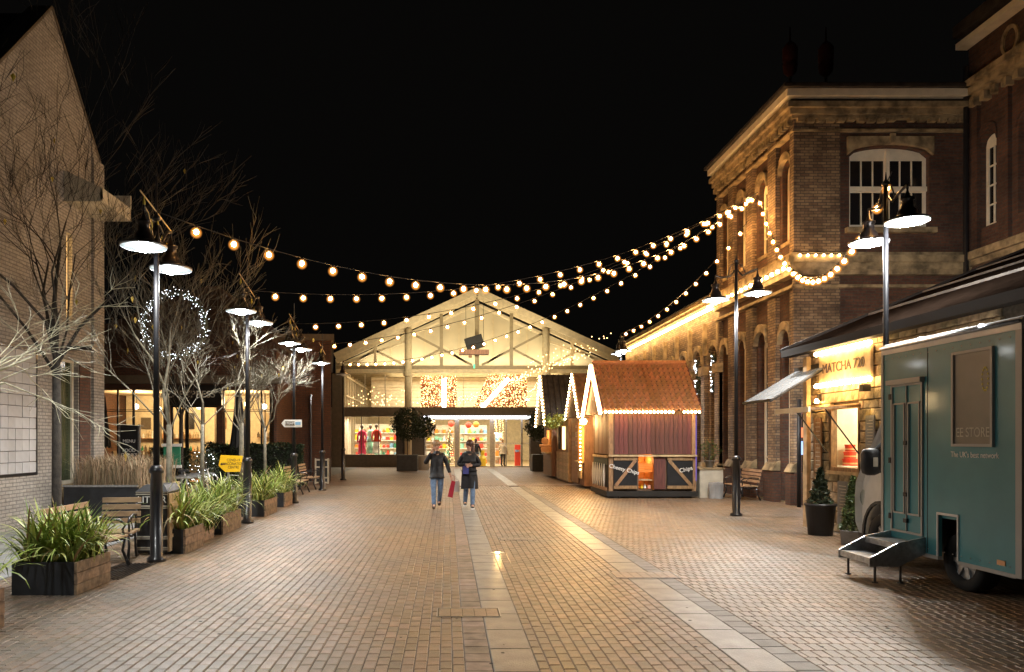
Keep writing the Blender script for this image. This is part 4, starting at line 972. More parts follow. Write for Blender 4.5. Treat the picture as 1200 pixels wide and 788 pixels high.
for y in (12.75,13.8): MB().beam((6.5,y,2.22),(XS-.02,y,1.45),.02,.02).build('strut','black_metal',fl)
MB().box(XS+.14,XS+.75,13.4,14.14,1.17,1.2).build('kitchen_shelf','white',t)
for i,(dz,r) in enumerate(((1.2,.13),(1.335,.108),(1.47,.088))):
    o=MB().lathe([(r,0),(r,.10),(r*1.06,.101),(r*1.06,.13),(0.01,.132)],(XS+.5,13.98,dz),18).build('cake_tin','red',None); tag(o,['largest red cake tin at the bottom of the stack in the hatch window','middle red cake tin of the stack in the hatch window','smallest red cake tin on top of the stack in the hatch window'][i],'cake tin','red cake tins stacked in the hatch window')
    MB().lathe([(r*1.01,.03),(r*1.01,.06)],(XS+.5,13.98,dz),18,False).build('gold_band','ginger',o)
# glass canopy
cp=T('glass_canopy','sloping glass canopy over the entrance at the end of the low shop','canopy',(XS,14.4,2.5))
m=MB(); m.prism([(6.02,13.8,2.42),(XS,13.8,3.07),(XS,15.05,3.07),(6.02,15.05,2.42)],(0,0,.03)); m.build('glass_sheet','canopy_sheet',cp)
for i in range(4):
    y=13.82+i*.4; MB().beam((6.02,y,2.405),(XS,y,3.055),.03,.03).build('glazing_bar','grey_pole',cp)
MB().beam((6.02,13.78,2.43),(6.02,15.07,2.43),.05,.05).build('front_rail','grey_pole',cp)
MB().beam((XS-.03,13.8,3.1),(XS-.03,15.05,3.1),.05,.08).build('wall_rail','grey_pole',cp)
# sign with bulbs
sgn=T('lit_sign','warm glowing sign with two rows of bulbs on the low shop','illuminated sign',(XS,13.0,3.0))
sb_=MB().box(XS-.10,XS-.055,12.25,13.95,2.72,3.28).build('board','timber_pale',sgn)
text('MATCHA 720',.25,'lettering','text_dark',sb_,(XS-.105,13.12,3.0),RL,.006,sx=.95)
bm2=None
for r_,zz in enumerate((2.70,3.30)):
    for i in range(15):
        y=12.22+i*.125
        if bm2 is None: bm2=MB().ball((0,0,0),.045,10,8).build('bulb','e_led',None,True); bm2.parent=sgn; bm2.location=Vector((XS-.14,y,zz))-wloc(sgn)
        else: inst(bm2,sgn,(XS-.14,y,zz))
lamp('sign_glow','AREA',(XS-.3,13.1,3.0),16,(1,.6,.2),1.7,(0,math.radians(-90),0),sgn,sy=.6)
wl=T('wall_lamp','small downlight on the stone wall right of the hatch','wall lamp',(XS-.1,12.4,2.55)); MB().box(XS-.18,XS-.05,12.33,12.45,2.5,2.62).build('body','black_metal',wl); lamp('down','SPOT',(XS-.13,12.4,2.48),14,(1,.6,.15),.02,(0,0,0),wl,70)
wl=T('hatch_lamp','small bright lamp above the left end of the serving hatch','wall lamp',(XS-.1,14.0,2.35)); MB().ball((XS-.12,14.0,2.42),.04,8,6).build('bulb','e_bulb',wl); MB().box(XS-.1,XS-.04,13.97,14.03,2.42,2.55).build('bracket','black_metal',wl)
for i,(y,z0,z1,w_,mt,lab) in enumerate([(14.1,1.0,2.1,.28,'timber','tall brown menu board beside the hatch window'),(12.35,1.35,2.1,.25,'concrete','grey notice board on the wall behind the cab mirror'),(13.2,.15,.95,.34,'concrete','grey weathered panel leaning below the hatch window')]):
    b=T('notice_board',lab,'notice board',(XS,y,z0),'boards on the stone shop wall'); pb=MB().box(XS-.06,XS-.035,y-w_/2,y+w_/2,z0,z1).build('board',mt,b)
    m=MB()
    for k in range(12): zz=z1-.08-k*(z1-z0-.14)/12; m.box(XS-.063,XS-.0605,y-w_*.35,y+w_*.35*rnd.uniform(.2,1),zz-.012,zz)
    m.build('chalk_lines','text_grey',pb)

# ================================================================= HUTS
def pantile_roof(t, x0, x1, ye, ze, yr, zr, nx, ny, mt='pantile'):
    L_=math.hypot(yr-ye,zr-ze); ang=math.atan2(zr-ze,yr-ye); tw=(x1-x0)/nx; tl=L_/ny
    n=6; vs=[]; 
    for yy in (0,tl*1.12):
        for i in range(n+1):
            u=i/n; vs.append((tw*1.04*(u-.5),yy,.045*math.cos(2*PI*u)+(.05 if yy==0 else 0)))
    k=len(vs); vs+= [(a,b,c-.045) for a,b,c in vs[:n+1]]
    fs=[(i,i+1,n+2+i,n+1+i) for i in range(n)]+[(k+i,k+i+1,i+1,i) for i in range(n)]
    p=None
    for j in range(ny):
        for i in range(nx):
            loc=(x0+tw*(i+.5),ye+math.cos(ang)*tl*j,ze+.03+math.sin(ang)*tl*j)
            rot=(ang-.06+rnd.uniform(-.02,.02),rnd.uniform(-.03,.03),rnd.uniform(-.02,.02))
            if p is None:
                p=MB().add(vs,fs).build('tile',mt,None,True,False); p.parent=t; p.location=Vector(loc)-wloc(t); p.rotation_euler=rot
            else: inst(p,t,loc,rot)
def planks_y(t, x0,x1,y,z0,z1,n,mt,d=.02):
    w_=(x1-x0)/n; p=None
    for i in range(n):
        x=x0+w_*(i+.5); dd=.012*(i%2)
        if p is None: p=MB().box(-w_/2+.006,w_/2-.006,0,d,0,z1-z0).build('plank',mt,None); p.parent=t; p.location=Vector((x,y-d-dd,z0))-wloc(t)
        else: inst(p,t,(x,y-d-dd,z0))
def planks_x(t, x,y0,y1,z0,z1,n,mt,horizontal=False,d=.02):
    p=None
    for i in range(n):
        if horizontal:
            h=(z1-z0)/n; loc=(x-d-.006*(i%2),y0,z0+h*i)
            if p is None: p=MB().box(0,d,0,y1-y0,.004,h-.006).build('board',mt,None); p.parent=t; p.location=Vector(loc)-wloc(t); continue
        else:
            w_=(y1-y0)/n; loc=(x-d-.008*(i%2),y0+w_*i,z0)
            if p is None: p=MB().box(0,d,.005,w_-.005,0,z1-z0).build('plank',mt,None); p.parent=t; p.location=Vector(loc)-wloc(t); continue
        inst(p,t,loc)
def bulbrow(label, pts, r=.035, em='e_led', grp=None, cat='string lights', light=None):
    t=T('bulb_row',label,cat,pts[0],grp); MB().tube(pts,.008,5).build('cable','black_metal',t); p=None
    for q in pts:
        q=Vector(q)+Vector((0,0,-.04))
        if p is None: p=MB().ball((0,0,0),r,8,6).build('bulb',em,None,True); p.parent=t; p.location=q-wloc(t)
        else: inst(p,t,q)
    return t
hx0,hx1,hy0,hy1=4.65,7.15,21.4,23.65
t=T('market_hut','chip hut with orange pantiled roof and dark red plank front','market hut',(hx0,hy0,0))
m=MB(); m.box(hx0-.08,hx1+.05,hy0-.1,hy1,.05,.2); m.box(hx0+.1,hx0+.3,hy0-.05,hy1,0,.05); m.box(hx1-.4,hx1-.1,hy0,hy1,0,.05); m.build('skid','dark_room',t)
m=MB(); m.box(hx0,hx1,hy1-.05,hy1,.2,2.5); m.box(hx1-.05,hx1,hy0+.1,hy1-.05,.2,2.5); m.box(hx0+.05,hx1-.05,hy0+.1,hy1-.05,.2,.24)
m.box(hx0+.03,hx0+.06,hy0+.1,hy1-.05,1.25,2.5); m.box(hx0,hx1,hy0+.03,hy0+.06,1.26,2.5); m.box(hx0,5.52,hy0+.03,hy0+.06,.24,1.26); m.box(6.3,hx1,hy0+.03,hy0+.06,.24,1.26); m.build('shell','plank_brown',t)
planks_y(t,hx0+.17,hx1-.1,hy0+.03,1.27,2.42,17,'plank_red'); planks_x(t,hx0+.03,hy0+.1,hy1-.15,1.27,2.5,7,'plank_brown')
for x in (hx0+.05,hx1-.05): MB().box(x-.05,x+.07,hy0-.03,hy0+.06,.2,2.45).build('corner_post','timber',t)
MB().box(hx0-.02,hx1+.03,hy0-.14,hy0-.0,1.2,1.25).build('ledge','timber_pale',t)
for (a,b,s,txt,tx,sz) in ((hx0+.14,5.46,1,'Cheesy Chips',5.08,.16),(6.33,hx1-.08,-1,'Chips',6.86,.17)):
    pn=MB().box(a,b,hy0-.05,hy0-.02,.27,1.18).build('chalk_panel','canvas_black',t)
    MB().box(a,b,hy0-.075,hy0-.05,.27,.36).box(a,b,hy0-.075,hy0-.05,1.09,1.18).build('rail','timber',pn)
    A=(a+.05,hy0-.065,.36); B=(b-.05,hy0-.065,1.09)
    if s<0: A=(b-.05,hy0-.065,.36); B=(a+.05,hy0-.065,1.09)
    MB().beam(A,B,.024,.09,(0,0,1)).build('brace','timber',pn)
    text(txt,sz,'lettering','text_white',pn,(tx,hy0-.081,.83),(PI/2,math.radians(14*s),0),.002)
MB().box(5.95,6.28,hy0-.04,hy0-.01,.26,1.18).build('gap_panel','plank_red',t)
# lit hatch interior
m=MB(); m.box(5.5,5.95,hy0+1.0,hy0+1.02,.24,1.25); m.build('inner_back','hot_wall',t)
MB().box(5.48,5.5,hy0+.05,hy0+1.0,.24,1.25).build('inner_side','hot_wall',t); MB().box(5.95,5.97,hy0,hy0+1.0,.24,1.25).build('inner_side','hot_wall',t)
cr=MB()
for i in range(4): cr.box(5.52,5.94,hy0+.1,hy0+.12,.78+i*.06,.82+i*.06)
cr.box(5.52,5.94,hy0+.1,hy0+.5,.74,.77); cr.build('crate','orange',t)
MB().box(5.52,5.94,hy0+.1,hy0+.6,.5,.53).build('inner_shelf','timber_pale',t)
goods(5.54,5.92,hy0+.3,.26,4,.2).build('packets',None,t)
lamp('hatch_glow','POINT',(5.72,hy0+.5,1.12),7,(1,.6,.25),.05,None,t)
# left side counter with bottles
MB().box(hx0-.05,hx0+.02,hy0+.1,hy1-.1,1.16,1.22).build('counter','timber_pale',t); MB().box(hx0-.01,hx0+.02,hy0+.1,hy1-.1,.95,1.15).build('counter_cloth','leaf_dark',t)
MB().box(hx0-.0,hx0+.03,hy0+.1,hy1-.1,.24,.95).build('dark_back','canvas_black',t); MB().box(hx0-.06,hx0+.02,hy0+.1,hy1-.1,.2,.3).build('kick_board','timber',t)
for i in range(6): y=hy0+.3+i*.33; MB().lathe([(.018,.3),(.035,.5),(.04,.7),(.012,.98)],(hx0-.07,y,0),8).build('ribbon','white',t)
# roof
yr,zr=22.6,3.98; ye,ze=21.18,2.5
m=MB(); m.prism([(4.47,ye,ze),(4.47,yr,zr),(4.47,24.0,ze)],(2.75,0,0)); m.build('roof_boards','plank_brown',t)
pantile_roof(t,4.45,7.22,ye-.02,ze,yr,zr,18,11)
m=MB().tube([(4.42,yr,zr+.05),(7.24,yr,zr+.05)],.08,10); m.build('ridge','pantile',t)
for x in (4.42,7.24): MB().beam((x,ye,ze+.03),(x,yr,zr+.03),.04,.12).build('bargeboard','plank_red',t); MB().beam((x,yr,zr+.03),(x,24.0,ze+.03),.04,.12).build('bargeboard','plank_red',t)
MB().box(hx1+.003,hx1+.03,hy0-.06,hy0-.02,.5,2.4).build('purple_edge','e_purple',t)
n=26; bulbrow('row of warm bulbs along the front eaves of the chip hut',[(4.5+2.68*i/(n-1),ye-.05,ze+.02) for i in range(n) if i not in (19,20)],grp='bulb rows on the huts')
def gable_lights(x,ya,yr,yb,ze,zr,label,n=16,r=.035):
    pts=[(x,ya+(yr-ya)*i/n,ze+(zr-ze)*i/n) for i in range(n+1)]+[(x,yr+(yb-yr)*i/n,zr+(ze-zr)*i/n) for i in range(1,n+1)]
    bulbrow(label,pts,r=r,grp='bulb rows on the huts')
gable_lights(4.36,ye,yr,24.0,ze,zr,'bright bulbs outlining the left gable of the chip hut',20,.05)
b=T('hut_lamp','very bright warm bulb at the left front corner of the chip hut','lamp',(4.5,24.05,2.35)); MB().ball((4.42,24.1,2.28),.1,12,8).build('bulb','e_bulb',b,True); lamp('hut_glow','POINT',(4.3,24.1,2.2),90,(1,.66,.28),.08,None,b); MB().box(4.42,4.6,24.08,24.12,2.38,2.42).build('bracket','black_metal',b)
# middle hut
hy0,hy1=25.2,27.5
t=T('stall_hut','second wooden hut behind the chip hut with an orange lit counter','market hut',(4.6,hy0,0))
MB().box(4.65,7.1,hy0,hy1,.1,2.5).build('shell','plank_brown',t); planks_x(t,4.62,hy0+.9,hy1,.15,2.45,14,'timber',True)
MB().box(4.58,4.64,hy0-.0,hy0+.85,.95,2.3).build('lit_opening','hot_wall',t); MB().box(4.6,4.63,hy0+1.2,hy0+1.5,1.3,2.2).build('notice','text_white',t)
MB().box(4.45,4.64,hy0,hy0+.85,.9,.95).build('counter','timber_pale',t)
for i in range(6): MB().box(4.55,4.58,hy0+.05+i*.13,hy0+.13+i*.13,.35,.9).build('slat','timber_pale',t)
MB().prism([(4.47,hy0-.2,2.5),(4.47,26.35,4.05),(4.47,hy1+.3,2.5)],(2.75,0,0)).build('roof','roof_brown',t)
gable_lights(4.4,hy0-.2,26.35,hy1+.3,2.5,4.05,'bulbs outlining the gable of the second hut',13,.035)
lamp('stall_glow','POINT',(4.35,hy0+.4,1.9),22,(1,.5,.15),.05,None,t)
bulbrow('bulbs down the corner post of the second hut',[(4.5,hy0-.05,2.4-.13*i) for i in range(14)],r=.022,grp='bulb rows on the huts')
# far hut
t=T('far_hut','far hut with steep dark roof edged in bulbs beside the hall doors','market hut',(4.3,32,0))
MB().box(4.5,8.0,31.9,34.6,.1,2.4).build('shell','plank_brown',t)
planks_x(t,4.48,31.9,34.6,.1,1.1,6,'timber',True)
m=MB(); m.prism([(4.2,31.6,2.35),(4.2,33.25,4.6),(4.2,34.9,2.35)],(4.0,0,0)); m.build('roof','roof_dark',t)
for i in range(16):
    x=4.22+i*.25; MB().beam((x,31.58,2.37),(x,33.22,4.62),.03,.03).build('roof_batten','roof_dark',t)
gable_lights(4.12,31.6,33.25,34.9,2.35,4.55,'bulbs outlining the gable of the far dark roofed hut',14,.045)
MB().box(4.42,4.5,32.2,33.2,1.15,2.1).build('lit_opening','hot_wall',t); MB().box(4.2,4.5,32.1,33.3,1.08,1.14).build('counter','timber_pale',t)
lamp('far_glow','POINT',(4.1,32.7,1.9),14,(1,.6,.25),.05,None,t)
g=T('ginger_figure','flat ginger coloured biscuit man sign on the far hut counter','sign',(4.2,31.95,1.15))
MB().lathe([(.16,0),(.2,.15),(.14,.3)],(4.2,31.95,1.15),12,True,1,.2).build('body','ginger',g); MB().ball((4.2,31.95,1.62),.16,12,8,1,.2,1).build('head','ginger',g); MB().tube([(3.95,31.95,1.42),(4.45,31.95,1.42)],.06,8).build('arms','ginger',g)
g=T('stall_cabinet','small slatted wooden cabinet stall between the far and second huts','stall',(4.6,28.2,0))
MB().box(4.6,6.8,28.2,31.2,.05,2.5).build('body','timber',g); planks_x(g,4.6,28.2,31.2,.1,1.2,8,'timber_pale',True); MB().box(4.56,4.6,29.0,29.5,1.3,2.2).build('lit_window','e_hot',g); MB().box(4.56,4.6,30.2,30.6,1.3,2.2).build('dark_door','dark_room',g)
gl=T('garland','fat green leafy garland looped below the far hut roof','garland',(4.2,31,2.3)); m=MB()
for i in range(900):
    u=rnd.random(); p=Vector((4.25+.45*u*0,28.0+3.7*u,2.55-.25*math.sin(PI*u)*1.0))+Vector((rnd.gauss(0,.09),rnd.gauss(0,.07),rnd.gauss(0,.09))); d=Vector((rnd.uniform(-1,1),rnd.uniform(-1,1),rnd.uniform(-1,1)))*.1
    m.add([p,p+d,p+Vector((d.z,-d.x,d.y))*.7],[(0,1,2)])
m.build('foliage','garland',gl)

# ================================================================= ROPE OF STRING LIGHTS
BULB=None
def string(label, P0, P1, sag, n, r=.036, t0=.03, t1=.98, k=8):
    global BULB
    P0=Vector(P0); P1=Vector(P1); t=T('string_lights',label,'string lights',P0,'festoon strings over the street')
    f=lambda u: P0.lerp(P1,u)-Vector((0,0,4*sag*u*(1-u)))
    MB().tube([f(i/40) for i in range(41)],.009,5).build('cable','black_metal',t)
    for i in range(n):
        u=t0+(t1-t0)*i/(n-1); q=f(u)-Vector((0,0,.09))
        if BULB is None:
            m=MB(); m.use('e_bulb').ball((0,0,0),r,10,8); m.use('plastic_black').lathe([(.022,.04),(.022,.095)],(0,0,0),8); m.use('bulb_halo').ball((0,0,-.01),.09,18,12)
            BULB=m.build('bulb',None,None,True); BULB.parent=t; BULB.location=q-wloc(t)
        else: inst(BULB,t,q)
AN=(XR-.1,21.0,8.72)
string('nearest festoon string from the first left lamp to the brick facade',(-4.0,10.3,4.85),AN,1.72,29)
string('second festoon string, from the left lamp among the planters',(-4.0,15.0,4.72),AN,1.0,24,t0=.035)
string('third festoon string, from the lamp with the arrow sign',(-4.05,19.7,4.78),AN,.95,21,t0=.04)
string('fourth festoon string, from the slim left lamp near the hall',(-4.15,24.6,4.85),AN,.85,24)
string('farthest festoon string running across the front of the hall gable',(-4.3,30.7,4.9),AN,1.35,34,t0=.02)
string('short festoon string from the chip hut lamp up the right facade',(6.62,28.3,5.75),(XR-.12,21.6,8.1),.5,13,t0=.05,t1=.95)
string('festoon loop from the brick facade to the tall right lamp',AN,(6.72,11.2,5.75),2.0,24)
n=16; bulbrow('bulb row on the stone string course at the building corner',[(XR-.28,19.0+(YT-19.0)*i/n,6.12) for i in range(n+1)],r=.05,em='e_led')
n=8; bulbrow('short bulb row on the stone course facing the camera',[(XR+.05+.2*i,YK-.25,6.42) for i in range(6)],r=.03,em='e_led')

# ================================================================= VAN
vx0,vx1,vy0,vy1=5.62,7.75,7.25,9.55
t=T('exhibition_vehicle','teal and white promotional box truck parked at the right edge','truck',(vx0,vy0,0))
def rr(m,x0,x1,y0,y1,z0,z1,b=.06):     # box with rounded roof edges
    pf=[(x0,z0),(x1,z0),(x1,z1-b),(x1-b*.3,z1-b*.3),(x1-b,z1),(x0+b,z1),(x0+b*.3,z1-b*.3),(x0,z1-b)]
    m.prism([(x,y0,z) for x,z in pf],(0,y1-y0,0))
m=MB(); FV=Fc('x',vx0,-1)
FV.wall(m,vy0+.06,vy1-.02,.36,2.78,[(8.15,8.47,.0,.84)],0,-.04)
m.box(vx0+.04,vx1,vy0+.05,vy1-.02,.8,2.78); body=m.build('body','teal',t)
m=MB(); rr(m,vx0-.015,vx1+.01,vy0-.02,vy1+.02,2.78,2.92); m.build('roof','van_white',t)
m=MB(); m.box(vx0-.012,vx1,vy0-.02,vy0+.06,.33,2.78); m.brk(); m.box(vx0-.012,vx0+.03,vy1-.02,vy1+.03,.33,2.78); m.box(vx0+.03,vx1,vy1-.02,vy1+.02,.33,2.78); m.brk(); m.box(vx0-.01,vx0+.05,vy0+.06,8.15,.32,.36); m.brk(); m.box(vx0-.01,vx0+.05,8.47,vy1-.02,.32,.36); m.build('trim','van_trim',t)
m=MB(); m.box(vx0-.014,vx0,8.13,8.15,.36,.84); m.box(vx0-.014,vx0,8.47,8.49,.36,.84); m.box(vx0-.014,vx0,8.13,8.49,.84,.865); m.build('wheel_arch_trim','van_white',t)
MB().tube([(vx0-.03,vy0-.02,2.86),(vx0-.03,vy1,2.86)],.02,8).build('roof_rail','galv',t,True)
for y in (7.75,8.75): 
    MB().lathe([(.03,0),(.03,.02),(.012,.03)],(vx0-.03,y,2.88),10).build('marker_light','e_cool',t)
# double door
fd=Fc('x',vx0,-1); m=MB(); fd.wall(m,8.74,9.36,.55,2.38,[(8.765,9.335,.575,2.355)],.02,0); dr=m.build('door','van_trim',t)
for a,b in ((8.79,9.02),(9.08,9.31)):
    m=MB(); fd.wall(m,a,b,.78,2.15,[(a+.018,b-.018,.80,2.13)],.022,0); m.build('panel_frame','van_trim',dr)
m=MB(); fd.box(m,9.045,9.055,.575,2.355,.018,0); m.build('seam','van_trim',dr)
m=MB(); fd.box(m,8.72,9.4,2.38,2.44,.06,0); m.build('rain_hood','van_trim',dr)
for z in (1.63,1.0,.68): m=MB(); fd.box(m,9.02,9.08,z,z+.05,.035,.0); m.build('latch','black_metal',dr)
# display panel
m=MB(); fd.wall(m,7.6,8.22,1.62,2.66,[(7.63,8.19,1.65,2.63)],.03,0); pf_=m.build('display_frame','van_trim',t)
m=MB(); fd.box(m,7.63,8.19,1.65,2.63,.012,.002); pan=m.build('display_panel','screen_grey',pf_)
text('EE STORE',.145,'lettering','text_grey',pan,(vx0-.014,7.91,1.77),RL,.001,sx=.82)
m=MB()
for k in range(14):
    a=2*PI*k/14; m.ball((vx0-.014,7.72+.045*math.cos(a),2.33+.12*math.sin(a)),.014,6,4,.2,1,1)
m.build('dotted_logo','logo_yellow',pan)
text("The UK's best network",.088,'lettering','text_white',body,(vx0-.004,7.9,1.53),RL,.001,sx=.86)
for i in range(16):
    for z in (.42,2.72):
        m=MB(); m.ball((vx0-.002,vy0+.14+i*.14,z),.007,5,3); m.build('rivet','van_trim',t)
for z in (.7,1.4,2.2): m=MB(); fd.box(m,9.35,9.39,z,z+.07,.03,0); m.build('hinge','grey_pole',dr)
m=MB(); fd.box(m,8.66,8.67,.37,2.77,.003,0); m.build('panel_seam','dark_room',t)
m=MB(); fd.box(m,7.45,7.56,.42,.47,.01,0); m.build('side_reflector','ginger',t)
# wheels
def wheel(t,x,y,r=.33):
    m=MB(); prof=[(r*.62,-.1),(r*.95,-.11),(r,-.07),(r,.07),(r*.95,.11),(r*.62,.1)]; n=24; vs=[]
    for rr_,d in prof: vs+=[(x+d,y+rr_*math.cos(2*PI*j/n),r+rr_*math.sin(2*PI*j/n)) for j in range(n)]
    k=len(prof); m.add(vs,[(i*n+j,i*n+(j+1)%n,((i+1)%k)*n+(j+1)%n,((i+1)%k)*n+j) for i in range(k) for j in range(n)]); w_=m.build('wheel','rubber',t,True)
    m=MB(); m.tube([(x-.05,y,r),(x+.08,y,r)],r*.62,20); rim=m.build('rim','galv',w_)
    m=MB(); m.tube([(x-.09,y,r),(x-.05,y,r)],r*.2,12)
    for j in range(7): a=2*PI*j/7; m.beam((x-.07,y,r),(x-.06,y+r*.58*math.cos(a),r+r*.58*math.sin(a)),.03,.05)
    m.build('hub','galv',w_)
wheel(t,5.86,8.27); wheel(t,6.02,10.08,.34); wheel(t,7.5,8.27); wheel(t,7.4,10.08,.34)
MB().box(6.15,7.3,7.4,10.2,.3,.8).build('chassis','dark_room',t)
m=MB(); m.box(vx0+.25,vx0+.5,8.0,8.7,.36,.95); m.build('wheel_well','dark_room',t)
# cab
prof=[(9.58,.42),(9.66,.42),(9.70,.62),(9.84,.78),(10.08,.84),(10.32,.78),(10.46,.6),(10.5,.36),(10.66,.36),(10.80,.5),(10.82,.85),(10.78,1.08),(10.62,1.28),(10.15,2.0),(9.95,2.12),(9.58,2.12)]
m=MB(); n=len(prof); vs=[]
for x,k in ((5.98,1),(5.90,0),(7.52,0),(7.44,1)):
    for y,z in prof:
        sg_=1 if x<6.7 else -1; vs.append((x+sg_*(.10*max(0,z-1.2)+.16*max(0,y-10.5)),y-(.04 if k and y>10.5 else 0),z))
m.add(vs,[tuple(range(n-1,-1,-1)),tuple(range(3*n,4*n))]+[(k*n+i,k*n+(i+1)%n,(k+1)*n+(i+1)%n,(k+1)*n+i) for k in range(3) for i in range(n)])
cab=m.build('cab','van_white',t)
m=MB(); m.prism([(5.985,9.66,1.32),(5.985,10.45,1.32),(6.04,10.08,1.88),(6.05,9.66,1.92)],(-.03,0,0)); m.build('side_window','dark_glass',cab)
MB().box(5.885,5.91,9.6,9.68,.62,.82).build('fuel_flap','galv',cab)
MB().box(5.885,5.91,9.75,9.92,1.12,1.17).build('door_handle','black_metal',cab)
m=MB()
for k in range(12):
    a0=PI*k/12; a1=PI*(k+1)/12
    m.prism([(5.885,10.08+.40*math.cos(a0),.36+.46*math.sin(a0)),(5.885,10.08+.40*math.cos(a1),.36+.46*math.sin(a1)),(5.885,10.08+.44*math.cos(a1),.36+.50*math.sin(a1)),(5.885,10.08+.44*math.cos(a0),.36+.50*math.sin(a0))],(.03,0,0))
m.build('wheel_arch','plastic_black',cab)
m=MB(); m.lathe([(.05,0),(.11,.03),(.13,.1),(.13,.28),(.1,.34),(.04,.36)],(5.63,9.85,1.22),12,True,1,.75); mr_=m.build('mirror','plastic_black',cab,True)
MB().tube([(5.65,9.85,1.52),(5.95,9.83,1.78)],.03,8).build('mirror_arm','plastic_black',cab); MB().tube([(5.65,9.85,1.3),(5.95,9.83,1.25)],.03,8).build('mirror_arm','plastic_black',cab)
MB().box(5.60,5.66,9.735,9.74,1.34,1.46).build('mirror_badge','text_grey',mr_)
for x in (6.1,7.3): MB().ball((x,10.74,.86),.12,10,8,1,.5,1.3).build('headlight','glass_tint',cab)
m=MB(); m.prism([(6.1,10.6,1.31),(7.3,10.6,1.31),(7.25,10.17,1.98),(6.15,10.17,1.98)],(0,.015,.015)); m.build('windscreen','dark_glass',cab)
MB().box(6.05,7.4,10.78,10.9,.28,.55).build('bumper','plastic_black',cab)
# rear
m=MB(); m.box(5.95,7.6,vy0-.03,vy0-.02,.5,2.6); m.build('rear_door','dark_glass',t); MB().box(5.68,5.78,vy0-.03,vy0-.02,1.0,1.3).build('tail_light','galv',t)
# steps
s=T('fold_out_steps','grey metal fold out steps below the truck door','steps',(5.3,9.05,0))
for k,(x0,x1,z) in enumerate(((5.3,5.62,.44),(4.98,5.3,.27))):
    MB().box(x0,x1,8.72,9.38,z,z+.025).build('tread','galv',s); MB().box(x0-.012,x0,8.72,9.38,z-.04,z+.03).build('nosing','galv',s)
for y in (8.7,9.38): m=MB(); m.prism([(4.96,y,.2),(5.3,y,.2),(5.64,y,.36),(5.64,y,.55),(5.3,y,.48),(4.96,y,.30)],(0,.025,0)); m.build('side_plate','galv',s)
for x,y in ((5.05,8.75),(5.05,9.33),(5.35,8.75)): MB().tube([(x,y,.2),(x,y,.0)],.014,6).lathe([(.035,0),(.035,.012)],(x,y,0),8).build('foot','black_metal',s)

# ================================================================= POTS BY SHOP
def topiary(label, x, y, pot_r0, pot_r1, pot_h, h, r, mt, potm, cone=True, group=None, n=1800, sq=False):
    t=T('potted_shrub',label,'potted shrub',(x,y,0),group)
    if sq: MB().box(x-pot_r1,x+pot_r1,y-pot_r1,y+pot_r1,0,pot_h).build('pot',potm,t)
    else: MB().lathe([(pot_r0,0),(pot_r1,pot_h*.93),(pot_r1*1.08,pot_h*.93),(pot_r1*1.08,pot_h),(pot_r1*.9,pot_h),(pot_r1*.88,pot_h-.05)],(x,y,0),24).build('pot',potm,t,True)
    MB().lathe([(pot_r1*.86,pot_h-.06),(pot_r1*.86,pot_h-.04)],(x,y,0),16).build('soil','soil',t)
    m=MB(); b=pot_h
    for i in range(n):
        u=rnd.random()
        if cone: rad=r*(1-u)**.8*math.sqrt(rnd.uniform(.25,1))*(1+.15*math.sin(u*23)); z=b+u*h
        else:
            v=rnd.uniform(-1,1); q=rnd.uniform(.45,1)**.5*(1+.18*math.sin(7*v+i%5)); rad=r*math.sqrt(1-v*v)*q; z=b+h-r+v*r*q
        a=rnd.uniform(0,2*PI); p=Vector((x+rad*math.cos(a),y+rad*math.sin(a),z)); s_=rnd.uniform(.03,.06)*(1+1.3*(r>.5))
        d=Vector((rnd.uniform(-1,1),rnd.uniform(-1,1),rnd.uniform(-.3,1))).normalized()*s_; e=d.cross(Vector((rnd.uniform(-1,1),rnd.uniform(-1,1),rnd.uniform(-1,1)))).normalized()*s_*.5
        m.add([p-e,p+d*.5-e*.2,p+d,p+e],[(0,1,2,3)])
    m.build('crown',mt,t); MB().tube([(x,y,b-.05),(x,y,b+h*.8)],.03,6).build('trunk','bark',t)
topiary('dark conical shrub in a black tub by the shop hatch',6.62,13.15,.2,.25,.56,.62,.2,'leaf_dark','plastic_black')
topiary('pale green conical shrub in a grey pot beside the cab',6.52,11.9,.17,.19,.24,.85,.21,'leaf_mid','concrete')
topiary('round bay tree in a black planter left of the hall doors',-2.2,40.2,.5,.55,.85,2.5,.85,'leaf_dark','planter_dark',False,'bay trees by the hall doors',2600,True)
topiary('smaller bay tree standing tight to the left hall column',-1.35,41.5,.3,.35,.8,2.2,.62,'leaf_dark','white',False,'bay trees by the hall doors',1600)
topiary('round bay tree in a black planter right of the hall doors',4.95,39.5,.45,.5,.9,2.3,.8,'leaf_dark','planter_dark',False,'bay trees by the hall doors',2400,True)

# white counter, plants and grey bin right of hut
x0,x1,yc=7.35,7.95,21.7
t=T('white_counter','white counter block against the right side of the chip hut','counter',(7.6,21.7,0)); MB().box(7.32,8.0,21.5,22.4,0,.82).build('body','cream_dull',t); MB().box(7.28,8.04,21.46,22.44,.82,.87).build('top','stone',t)
t=T('grey_bin','rounded grey bin in front of the white counter','bin',(7.7,21.3,0)); MB().lathe([(.2,0),(.22,.4),(.2,.46),(.02,.48)],(7.7,21.25,0),16,True,1,.7).build('body','concrete',t)
topiary('leafy pot plant standing on the white counter',7.75,21.9,.1,.14,.2,.6,.3,'leaf_mid','concrete',False,None,300)
po=[o for o in bpy.data.objects if o.get('label')=='leafy pot plant standing on the white counter'][0]; po.location.z=.87

